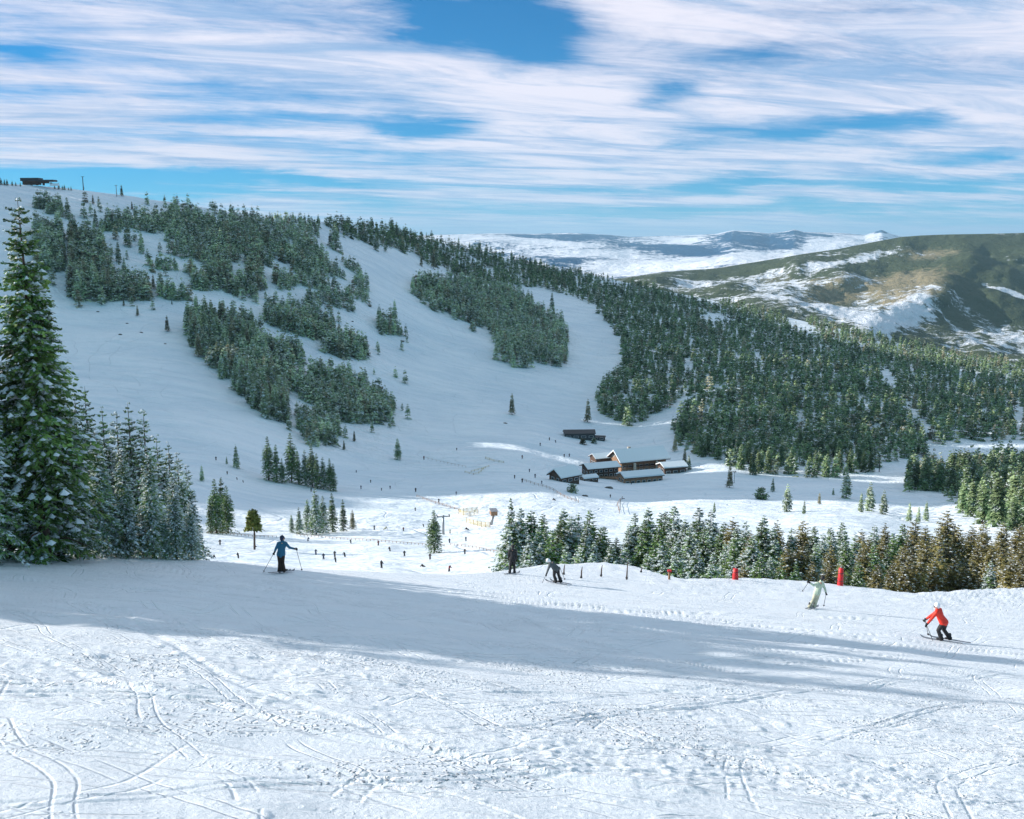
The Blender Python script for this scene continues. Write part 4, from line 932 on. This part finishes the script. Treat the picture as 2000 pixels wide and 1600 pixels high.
# ------------------------------------------------------------ people
def skin_mesh(name, joints, edges, rad, material, sub=2):
    """joints: name->(x,y,z); edges; rad: name->r or (rx,ry). First joint is the root"""
    ks = list(joints); me = bpy.data.meshes.new(name); me.from_pydata([joints[k] for k in ks], [(ks.index(a), ks.index(b)) for a, b in edges], [])
    o = bpy.data.objects.new(name, me); C.objects.link(o)
    sm = o.modifiers.new('s', 'SKIN'); sm.use_smooth_shade = True
    ly = me.skin_vertices[0].data
    for i, k in enumerate(ks):
        r = rad[k]; ly[i].radius = r if hasattr(r, '__len__') else (r, r)
        ly[i].use_root = (i == 0)
    ss_ = o.modifiers.new('u', 'SUBSURF'); ss_.levels = sub; ss_.render_levels = sub
    dg = bpy.context.evaluated_depsgraph_get(); ev = o.evaluated_get(dg)
    out = bpy.data.meshes.new_from_object(ev); bpy.data.objects.remove(o)
    out.materials.clear(); out.materials.append(material); out.name = name
    return out
M_skin = plain('skin', (.52, .30, .21), .5, var=.06)
M_hair = plain('dark_hair', (.03, .02, .015), .7)
M_black = plain('black_fabric', (.012, .012, .015), .75)
M_brownf = plain('dark_brown_fabric', (.035, .018, .012), .75)
M_blue = plain('blue_fabric', (.02, .14, .24), .6, var=.15)
M_redj = plain('red_fabric', (.75, .030, .012), .6, var=.10)
M_pale = plain('pale_green_fabric', (.46, .54, .42), .7, var=.12)
M_tan = plain('tan_fabric', (.44, .44, .33), .7)
M_grayj = plain('dark_grey_fabric', (.07, .08, .085), .7)
M_helm = plain('white_helmet', (.75, .78, .85), .3, var=.03)
M_boot = plain('ski_boot', (.03, .03, .035), .35)
M_ski = plain('ski_base', (.12, .14, .17), .35)
M_navy = plain('navy_fabric', (.02, .03, .07), .7)
def blob(name, caps, material, vox):
    """one smooth closed surface round a set of tapered capsules (a, b, radius a, radius b)"""
    vs = []; fs = []; NS, NR = 10, 4
    for a, b, ra, rb in caps:
        d = b-a; L = d.length; d = d/L if L > 1e-6 else Vector((0, 0, 1)); x = d.orthogonal().normalized(); y = d.cross(x); rings = []
        for k in range(1, NR+1): t = k/NR*math.pi/2; rings.append((a-d*ra*math.cos(t), ra*math.sin(t)))
        for k in range(0, NR): t = k/NR*math.pi/2; rings.append((b+d*rb*math.sin(t), rb*math.cos(t)))
        o = len(vs); vs.append(a-d*ra)
        for c, q in rings: vs += [c+(x*math.cos(i*2*math.pi/NS)+y*math.sin(i*2*math.pi/NS))*q for i in range(NS)]
        vs.append(b+d*rb); n_ = len(rings)
        for i in range(NS):
            i2 = (i+1) % NS; fs.append((o, o+1+i2, o+1+i)); fs.append((len(vs)-1, o+1+(n_-1)*NS+i, o+1+(n_-1)*NS+i2))
            for k in range(n_-1): fs.append((o+1+k*NS+i, o+1+k*NS+i2, o+1+(k+1)*NS+i2, o+1+(k+1)*NS+i))
    me = bpy.data.meshes.new(name); me.from_pydata([tuple(v) for v in vs], [], fs)
    o = bpy.data.objects.new(name, me); C.objects.link(o)
    m = o.modifiers.new('r', 'REMESH'); m.mode = 'VOXEL'; m.voxel_size = vox; m.use_smooth_shade = True
    m = o.modifiers.new('s', 'SMOOTH'); m.iterations = 3; m.factor = .5
    out = bpy.data.meshes.new_from_object(o.evaluated_get(bpy.context.evaluated_depsgraph_get())); bpy.data.objects.remove(o)
    out.materials.clear(); out.materials.append(material); out.name = name
    return out
HAND = [((-.030, .05), .085), ((-.010, .06), .098), ((.012, .06), .092), ((.032, .05), .074)]
def person(P, j, label, mj, mt, mhat, hat='beanie', flare=1.0, rz=0.0, poles=None, skis=None, size=1.0, desc=''):
    """j: joints in metres, x right, y away, z up"""
    e = empty('person', P, rz); e.scale = (size,)*3; tag(e, label, 'person')
    V = {k: Vector(v) for k, v in j.items()}
    mid = (V['hipL']+V['hipR'])/2
    up = (V['head']-V['neck']).normalized(); fd = Vector(j.get('face', (.3, 1, 0))).normalized()
    toe = Vector(j.get('toe', (.05, .18, -.03))); hd = V['head']; L_ = []
    lean = V.get('mid', (mid+(V['shL']+V['shR'])/2)/2)
    # the body: one continuous surface
    L_ += [(hd-up*.06+fd*.02, hd+up*.05, .068, .092), (hd-up*.045+fd*.055, hd-up*.03+fd*.05, .04, .04), (V['neck']-up*.05, hd-up*.05, .055, .052),
           (hd+fd*.09-up*.005, hd+fd*.112-up*.02, .012, .018), (hd+fd*.085-up*.055, hd+fd*.09-up*.055, .018, .018)]
    sdw = fd.cross(up).normalized()
    for q in (-1, 1): L_ += [(hd+sdw*q*.088, hd+sdw*q*.096+up*.02, .016, .018)]
    L_ += [(V['shL'], V['shR'], .075, .075), (V['neck']-up*.08, lean, .10, .095), (lean, mid, .095, .11), (V['hipL'], V['hipR'], .09, .09)]
    for s_ in 'LR':
        el, ha, kn, an = V['el'+s_], V['ha'+s_], V['kn'+s_], V['an'+s_]; d = (ha-el).normalized(); wr = ha-d*.05
        L_ += [(V['sh'+s_], el, .055, .042), (el, wr, .042, .027), (V['hip'+s_], kn, .09, .06), (kn, an, .055, .04), (an, an+toe*.9, .04, .032)]
        sd = d.orthogonal().normalized(); nn = d.cross(sd); palm = ha+d*.03
        L_ += [(wr, palm-sd*.015, .026, .030), (wr, palm+sd*.02, .026, .028)]
        for (of, _), ln in HAND:
            a = palm+sd*of*.8; b = a+d*ln*.55-nn*.01; c = b-nn*ln*.42-d*.005; L_ += [(a, b, .012, .011), (b, c, .011, .009)]
        a = palm+sd*.02-d*.02; L_ += [(a, a+sd*.035+d*.03-nn*.01, .013, .011), (a+sd*.035+d*.03-nn*.01, a+sd*.03+d*.06-nn*.03, .011, .010)]
    link('body', blob('body', L_, M_skin, .011), e)
    K = [(V['shL'], V['shR'], .092, .092), (V['neck']-up*.09, V['neck']+up*.025, .10, .080), (V['shL'].lerp(V['shR'], .5)-up*.1, lean, .15, .13), (lean, mid+Vector((0, 0, .0)), .14, .145)]
    for s_ in 'LR':
        d = (V['ha'+s_]-V['el'+s_]).normalized(); sh = V['sh'+s_].lerp((V['shL']+V['shR'])/2, .30)
        hp_ = V['hip'+s_]
        K += [(V['sh'+s_], V['el'+s_], .080, .062), (V['el'+s_], V['ha'+s_]-d*.055, .062, .048), (sh, lean+(hp_-mid)*.75, .105, .105), (lean+(hp_-mid)*.75, hp_+Vector((0, 0, .02)), .108, .128)]
    link('jacket', blob('jacket', K, mj, .018), e)
    K = [(V['hipL']-Vector((0, 0, .02)), V['hipR']-Vector((0, 0, .02)), .118, .118)]
    for s_ in 'LR':
        kn, an = V['kn'+s_], V['an'+s_]; K += [(V['hip'+s_]-Vector((0, 0, .03)), kn, .112, .082), (kn, an.lerp(kn, .15), .080, .076*flare), (an.lerp(kn, .15), an, .078*flare, .088*flare)]
    link('trousers', blob('trousers', K, mt, .018), e)
    for s_ in 'LR':
        d = (V['ha'+s_]-V['el'+s_]).normalized(); h_ = V['ha'+s_]; sd = d.orthogonal().normalized(); nn = d.cross(sd)
        K = [(h_-d*.08, h_-d*.03, .050, .042), (h_-d*.03, h_+d*.035, .042, .040)]
        for of, ln in ((-.032, .075), (-.011, .088), (.011, .084), (.031, .070)):
            a = h_+d*.035+sd*of; b = a+d*ln*.55-nn*.012; K += [(a, b, .017, .016), (b, b-nn*ln*.5-d*.01, .016, .014)]
        a = h_+sd*.03; K += [(a, a+sd*.04+d*.03-nn*.01, .019, .017), (a+sd*.04+d*.03-nn*.01, a+sd*.035+d*.065-nn*.035, .017, .014)]
        link('glove', blob('glove', K, M_black, .010), e)
        an = V['an'+s_]
        link('boot', blob('boot', [(an+Vector((0, 0, .16)), an, .062, .062), (an, an+toe*.95, .058, .046), (an-toe*.25, an, .045, .055)], M_boot, .014), e)
    K = [(hd+up*.045-fd*.015, hd+up*.055-fd*.03, .108, .106), (hd+up*.02-fd*.05, hd-up*.05-fd*.045, .085, .07)]
    if hat == 'beanie': K += [(hd+up*.14-fd*.02, hd+up*.15-fd*.02, .03, .03)]
    link('helmet' if hat == 'helmet' else 'hat', blob('hat', K, mhat, .014), e)
    link('goggles', blob('goggles', [(hd+fd*.085+sdw*.045+up*.012, hd+fd*.098+up*.012, .026, .028), (hd+fd*.085-sdw*.045+up*.012, hd+fd*.098+up*.012, .026, .028)], M_black, .010), e)
    for i, (a, b_) in enumerate(poles or []):
        A = P+Vector(a)*size; B = P+Vector(b_)*size; po = empty('ski_pole', A)
        tag(po, 'thin ski pole in the %s hand of the %s' % (('left', 'right')[i], desc), 'ski pole')
        MB().tube([(0, 0, 0), B-A], .011, 6).build('shaft', M_dsteel, po)
        dd = (B-A).normalized(); MB().tube([-dd*.06, dd*.06], .018, 8).build('grip', M_black, po)
        bb = MB(); bb.tube([(B-A)-dd*.07, (B-A)-dd*.06], .05, 10); bb.build('basket', M_black, po)
    for i, s_ in enumerate('LR'):
        if not skis: break
        an = V['an'+s_]*size+P; dv = Vector((skis[0], skis[1], -SX*skis[0]-SY*skis[1])).normalized(); sdv = dv.cross(Vector((0, 0, 1))).normalized(); L = .82*size
        so_ = empty('ski', an-Vector((0, 0, .07*size))); tag(so_, 'ski under the %s boot of the %s' % (('left', 'right')[i], desc), 'ski')
        prof = [(-1, .0, .045), (-.6, 0, .048), (0, 0, .040), (.6, 0, .050), (.85, .01, .052), (.96, .05, .040), (1.02, .09, .015)]
        vv = []; ff = []
        for (t_, z_, w_) in prof:
            for zz in (0, .018):
                for sg in (-1, 1): vv.append(dv*L*t_+sdv*w_*sg+Vector((0, 0, z_+zz)))
        for k in range(len(prof)-1):
            a0 = k*4; b0 = a0+4
            ff += [(a0, a0+1, b0+1, b0), (a0+2, b0+2, b0+3, a0+3), (a0, b0, b0+2, a0+2), (a0+1, a0+3, b0+3, b0+1)]
        ff += [(0, 2, 3, 1), (24, 25, 27, 26)]
        MB().poly(vv, ff).build('plank', M_ski, so_); MB().box((0, 0, .035), (.07, .07, .05)).build('binding', M_dsteel, so_)
    return e
AX = Vector((0, 0, .10))
# skier in blue, back to the viewer
P = onA(549, 1119)+Vector((0, 0, .02))
person(P, dict(head=(.13, .0, 1.64), neck=(.12, 0, 1.50), shL=(-.06, 0, 1.40), shR=(.27, 0, 1.40), elL=(-.19, -.02, 1.16), haL=(-.27, -.05, .96), elR=(.42, .05, 1.19), haR=(.70, .10, 1.10),
     hipL=(-.05, 0, .86), hipR=(.11, 0, .86), knL=(-.05, .02, .48), knR=(.08, .05, .47), anL=(-.06, 0, .10), anR=(.12, .05, .10), face=(.7, .7, -.1), toe=(.12, .14, -.03)),
     'skier in blue jacket and brown trousers standing with an arm out', M_blue, M_brownf, M_navy, flare=1.25, size=.98,
     poles=[((-.27, -.05, .98), (-.75, -.3, .12)), ((.72, .10, 1.12), (.92, .25, .0))], skis=(.45, 1, 0), desc='blue jacketed skier')
# skier in red
P = onA(1846, 1253)+Vector((0, 0, .02))
person(P, dict(head=(-.46, -.02, 1.50), neck=(-.42, 0, 1.36), shL=(-.50, -.12, 1.26), shR=(-.27, .10, 1.30), elL=(-.70, -.16, 1.02), haL=(-.90, -.18, .76), elR=(-.55, .20, 1.02), haR=(-.78, .26, .80),
     mid=(-.26, 0, 1.02), hipL=(-.18, -.04, .76), hipR=(-.03, .05, .78), knL=(-.33, -.03, .47), knR=(-.06, .08, .46), anL=(-.17, 0, .10), anR=(.20, .06, .10), face=(-.9, .3, -.25), toe=(-.16, .05, -.03)),
     'skier in red jacket, black trousers and white helmet crouching in a turn', M_redj, M_black, M_helm, hat='helmet', flare=1.15, size=1.0,
     poles=[((-.90, -.18, .78), (-.62, -.35, .05)), ((-.78, .26, .82), (-.50, .45, .05))], skis=(-.8, .7, 0), desc='red jacketed skier')
# skier in pale green
P = onA(1586, 1189)+Vector((0, 0, .02))
person(P, dict(head=(.45, 0, 1.58), neck=(.39, 0, 1.44), shL=(.18, -.02, 1.31), shR=(.48, .02, 1.29), elL=(.0, -.02, 1.22), haL=(-.24, -.03, 1.40), elR=(.60, .0, 1.03), haR=(.66, -.04, .80),
     mid=(.27, 0, 1.05), hipL=(.13, 0, .80), hipR=(.27, 0, .80), knL=(.04, .0, .44), knR=(.22, .02, .44), anL=(-.13, 0, .10), anR=(.12, .02, .10), face=(.6, .8, 0), toe=(.12, .12, -.03)),
     'skier in pale green suit and black hat with one arm raised behind', M_pale, M_tan, M_black, flare=1.2, size=.98,
     poles=[((-.24, -.03, 1.42), (-.62, -.2, .95)), ((.66, -.04, .82), (.62, .1, .05))], skis=(.6, 1, 0), desc='pale green skier')
# bending skier
P = onA(1088, 1140)+Vector((0, 0, .02))
person(P, dict(head=(-.48, -.02, 1.24), neck=(-.38, 0, 1.15), shL=(-.40, -.13, 1.03), shR=(-.24, .12, 1.08), elL=(-.50, -.15, .78), haL=(-.58, -.16, .54), elR=(-.10, .22, .88), haR=(.10, .28, .70),
     mid=(-.17, 0, .94), hipL=(-.13, -.04, .76), hipR=(.02, .04, .78), knL=(-.16, 0, .44), knR=(.08, .04, .44), anL=(-.06, 0, .10), anR=(.20, .04, .10), face=(-.9, .4, -.3), toe=(-.14, .08, -.03)),
     'skier bending forward in dark grey jacket and black trousers near the crest', M_grayj, M_black, M_white, flare=1.15, size=.97,
     poles=[((-.55, -.16, .62), (-.85, -.3, .0)), ((.16, .28, .76), (.45, .5, .0))], skis=(-.7, .8, 0), desc='bending skier')
# dark figure at the left end of the band
P = onA(1001, 1121)
person(P, dict(head=(.02, 0, 1.62), neck=(.01, 0, 1.48), shL=(-.17, 0, 1.39), shR=(.17, 0, 1.39), elL=(-.23, 0, 1.12), haL=(-.22, .1, .88), elR=(.22, 0, 1.12), haR=(.22, .1, .88),
     hipL=(-.07, 0, .86), hipR=(.08, 0, .86), knL=(-.12, 0, .47), knR=(.10, 0, .47), anL=(-.16, 0, .10), anR=(.12, 0, .10), face=(0, 1, 0), toe=(-.06, .16, -.03)),
     'person dressed all in black standing beneath the first band spruce', M_black, M_black, M_black, size=.95, skis=(.4, 1, 0), desc='person in black')
# distant skiers
def tiny_proto(pose, mj, mt):
    j = dict(
      up=dict(pel=(0, 0, .9), ch=(.02, 0, 1.32), nk=(.02, 0, 1.5), hd=(.03, 0, 1.65), sl=(-.16, 0, 1.36), sr=(.2, 0, 1.36), el=(-.28, .05, 1.1), er=(.34, .05, 1.1), hl=(-.3, .2, .95), hr=(.42, .2, 1.0), kl=(-.1, .05, .48), kr=(.12, .05, .48), al=(-.14, 0, .06), ar=(.16, 0, .06)),
      lean=dict(pel=(.12, 0, .75), ch=(-.05, 0, 1.12), nk=(-.12, 0, 1.28), hd=(-.18, 0, 1.42), sl=(-.2, .1, 1.14), sr=(.08, -.1, 1.18), el=(-.38, .15, .95), er=(-.12, -.2, .95), hl=(-.5, .2, .8), hr=(-.3, -.2, .75), kl=(-.05, .05, .42), kr=(.16, 0, .42), al=(.0, 0, .06), ar=(.3, 0, .06)),
      sit=dict(pel=(.1, 0, .22), ch=(.15, 0, .62), nk=(.16, 0, .78), hd=(.15, 0, .92), sl=(.0, .12, .64), sr=(.3, -.1, .64), el=(-.1, .2, .4), er=(.45, -.2, .4), hl=(-.2, .2, .2), hr=(.5, -.2, .12), kl=(-.3, .05, .42), kr=(-.25, -.15, .38), al=(-.6, 0, .08), ar=(-.55, -.2, .08)))[pose]
    V = {k: Vector(v) for k, v in j.items()}
    E = [('pel', 'ch'), ('ch', 'nk'), ('nk', 'hd'), ('ch', 'sl'), ('ch', 'sr'), ('sl', 'el'), ('el', 'hl'), ('sr', 'er'), ('er', 'hr'), ('pel', 'kl'), ('pel', 'kr'), ('kl', 'al'), ('kr', 'ar')]
    rd = dict(pel=.19, ch=.21, nk=.08, hd=.15, sl=.11, sr=.11, el=.08, er=.08, hl=.06, hr=.06, kl=.12, kr=.12, al=.10, ar=.10)
    me = skin_mesh('person', V, E, rd, mj, 1); me.materials.append(mt); me.materials.append(M_black)
    for p in me.polygons:
        z = p.center.z
        if z < V['pel'].z+.02: p.material_index = 1
        if (p.center-V['hd']).length < .2: p.material_index = 2
    return me
M_dred = plain('dark_red_fabric', (.16, .015, .02), .7); M_teal = plain('teal_fabric', (.03, .12, .13), .7)
TP = {(a, b): None for a in ('up', 'lean', 'sit') for b in 'knrgb'}
MJ = dict(k=M_black, n=M_navy, r=M_dred, g=M_tan, b=M_brownf)
TINY = [ (745, 1110, 20, 'up', 'k', 'dark skier nearest of those on the lit run, below the long fence'), (878, 1117, 12, 'lean', 'r', 'skier in dark red near the edge of the crest'), (826, 1109, 7, 'sit', 'b', 'skier sitting in the snow below the lone spruce'),
 (840, 1094, 10, 'up', 'b', 'small skier directly under the lone spruce'), (790, 1087, 12, 'up', 'k', 'black clad skier left of the lone spruce foot'), (761, 1076, 11, 'lean', 'b', 'crouching skier below the long rope fence'), (739, 1067, 8, 'up', 'r', 'skier standing on the long rope fence line'),
 (685, 1063, 8, 'lean', 'b', 'small skier at the left end of the long fence'), (731, 1036, 11, 'up', 'k', 'dark skier at the edge of the lit run'), (753, 1035, 8, 'sit', 'g', 'skier sitting next to the dark one at the edge of the lit run'), (788, 1038, 9, 'up', 'r', 'pinkish skier alone in the lit upper run'),
 (811, 1001, 9, 'up', 'k', 'dark skier in the shade left of the spruce top'), (827, 1030, 7, 'lean', 'k', 'dark skier touching the left side of the lone spruce'), (908, 1084, 10, 'up', 'b', 'brown skier right of the lone spruce'), (878, 1061, 7, 'up', 'n', 'skier in navy right of the lone spruce'),
 (910, 1058, 7, 'up', 'n', 'navy skier above the brown one'), (912, 1037, 8, 'sit', 'b', 'skier sitting below the lower maze fence'), (879, 1043, 7, 'up', 'g', 'faint pale skier beside the lift tower'), (857, 984, 10, 'up', 'b', 'skier next to the thin dark fence'),
 (891, 971, 8, 'up', 'n', 'dark skier in the shade above the maze fences'), (812, 962, 10, 'up', 'b', 'skier at the top of the thin dark fence'), (745, 958, 7, 'up', 'k', 'dark dot of a skier on the shaded valley floor'), (705, 957, 9, 'up', 'n', 'slim skier on the shaded valley floor behind the spruce row'),
 (762, 954, 8, 'up', 'n', 'skier right of the dark dot on the valley floor'), (617, 1084, 8, 'up', 'n', 'little skier right of the blue skier pole'), (632, 1093, 8, 'up', 'n', 'little skier lower right of the blue skier pole'), (654, 1088, 8, 'up', 'k', 'upper of two skiers close together below the long fence'),
 (655, 1098, 8, 'lean', 'k', 'lower of two skiers close together below the long fence'), (673, 1088, 12, 'lean', 'k', 'black skier right of the close pair'), (602, 1058, 9, 'lean', 'n', 'skier on the rope fence behind the blue skier'), (430, 1065, 9, 'up', 'b', 'skier left of the lone pine'),
 (417, 1091, 8, 'sit', 'k', 'skier sitting at the foot of the left tree group'), (465, 1092, 8, 'lean', 'k', 'crouched skier below the lone pine'), (498, 1075, 7, 'lean', 'b', 'skier at the foot of the lone pine'), (422, 899, 9, 'up', 'k', 'skier high on the slope above the tight clump'),
 (444, 928, 8, 'up', 'b', 'skier above the tight spruce clump'), (463, 941, 6, 'lean', 'k', 'upper skier right of the tight clump'), (475, 948, 6, 'lean', 'k', 'lower skier right of the tight clump'), (608, 965, 9, 'up', 'k', 'skier just below the dark row of spruces'),
 (696, 925, 6, 'up', 'n', 'skier right of the dark row of spruces'), (724, 943, 7, 'up', 'b', 'skier among three on the shaded valley floor'), (828, 895, 9, 'up', 'r', 'skier at the left end of the faint rope fence'), (892, 879, 6, 'up', 'k', 'lone skier on the lower bowl'),
 (1020, 897, 14, 'up', 'r', 'skier in dark red left of the lodge'), (1034, 923, 8, 'up', 'n', 'skier on the path left of the small hut'), (1020, 948, 16, 'up', 'k', 'dark skier at the start of the path fence'), (1045, 938, 10, 'up', 'n', 'skier between path fence and small hut'),
 (1005, 940, 9, 'up', 'k', 'skier left of the path fence start'), (1102, 892, 9, 'up', 'k', 'left one of a pair of skiers above the hut'), (1112, 892, 8, 'up', 'n', 'right one of a pair of skiers above the hut'), (1055, 872, 10, 'up', 'k', 'skier at the left end of the snow bank by the dark hut'),
 (1073, 862, 8, 'up', 'k', 'skier on the snow bank left of the dark hut'), (1085, 866, 8, 'lean', 'n', 'second skier on the snow bank left of the dark hut'), (1058, 950, 8, 'up', 'n', 'skier just above the path fence'), (1192, 976, 8, 'up', 'k', 'skier where the path passes below the lodge'), (1082, 980, 7, 'sit', 'b', 'group member seated below the path'), (1233, 948, 7, 'up', 'k', 'person in front of the lodge annex')]
for (px, pb, hp_, pose, c, lab) in TINY:
    if TP[(pose, c)] is None: TP[(pose, c)] = tiny_proto(pose, MJ[c], MJ[c] if c in 'kn' else M_black)
    P = onB(px, pb); o = link('person', TP[(pose, c)]); o.location = P
    full = {'up': 1.8, 'lean': 1.5, 'sit': 1.05}[pose]; s = min(max(hp_*P.y/F/full, .85), 1.5); o.scale = (s,)*3; o.rotation_euler = (0, 0, (px % 5)*.3-.6 if px % 2 else math.pi+.4); tag(o, lab, 'person')

# ------------------------------------------------------------ haze
def haze():
    x0, x1, y0, y1, z0, z1 = -60500, 60500, -60500, 90500, -445, 1400
    b = MB().box(((x0+x1)/2, (y0+y1)/2, (z0+z1)/2), (x1-x0, y1-y0, z1-z0))
    m = bpy.data.materials.new('haze_air'); m.use_nodes = True; t = m.node_tree; t.nodes.clear()
    v = t.nodes.new('ShaderNodeVolumePrincipled'); o = t.nodes.new('ShaderNodeOutputMaterial')
    v.inputs['Color'].default_value = (.45, .76, 1.0, 1); v.inputs['Density'].default_value = 2.7e-5; v.inputs['Anisotropy'].default_value = .1
    t.links.new(v.outputs[0], o.inputs['Volume'])
    tag(b.build('haze', m), 'thin blue air haze over the valley', 'haze', kind='stuff')
haze()
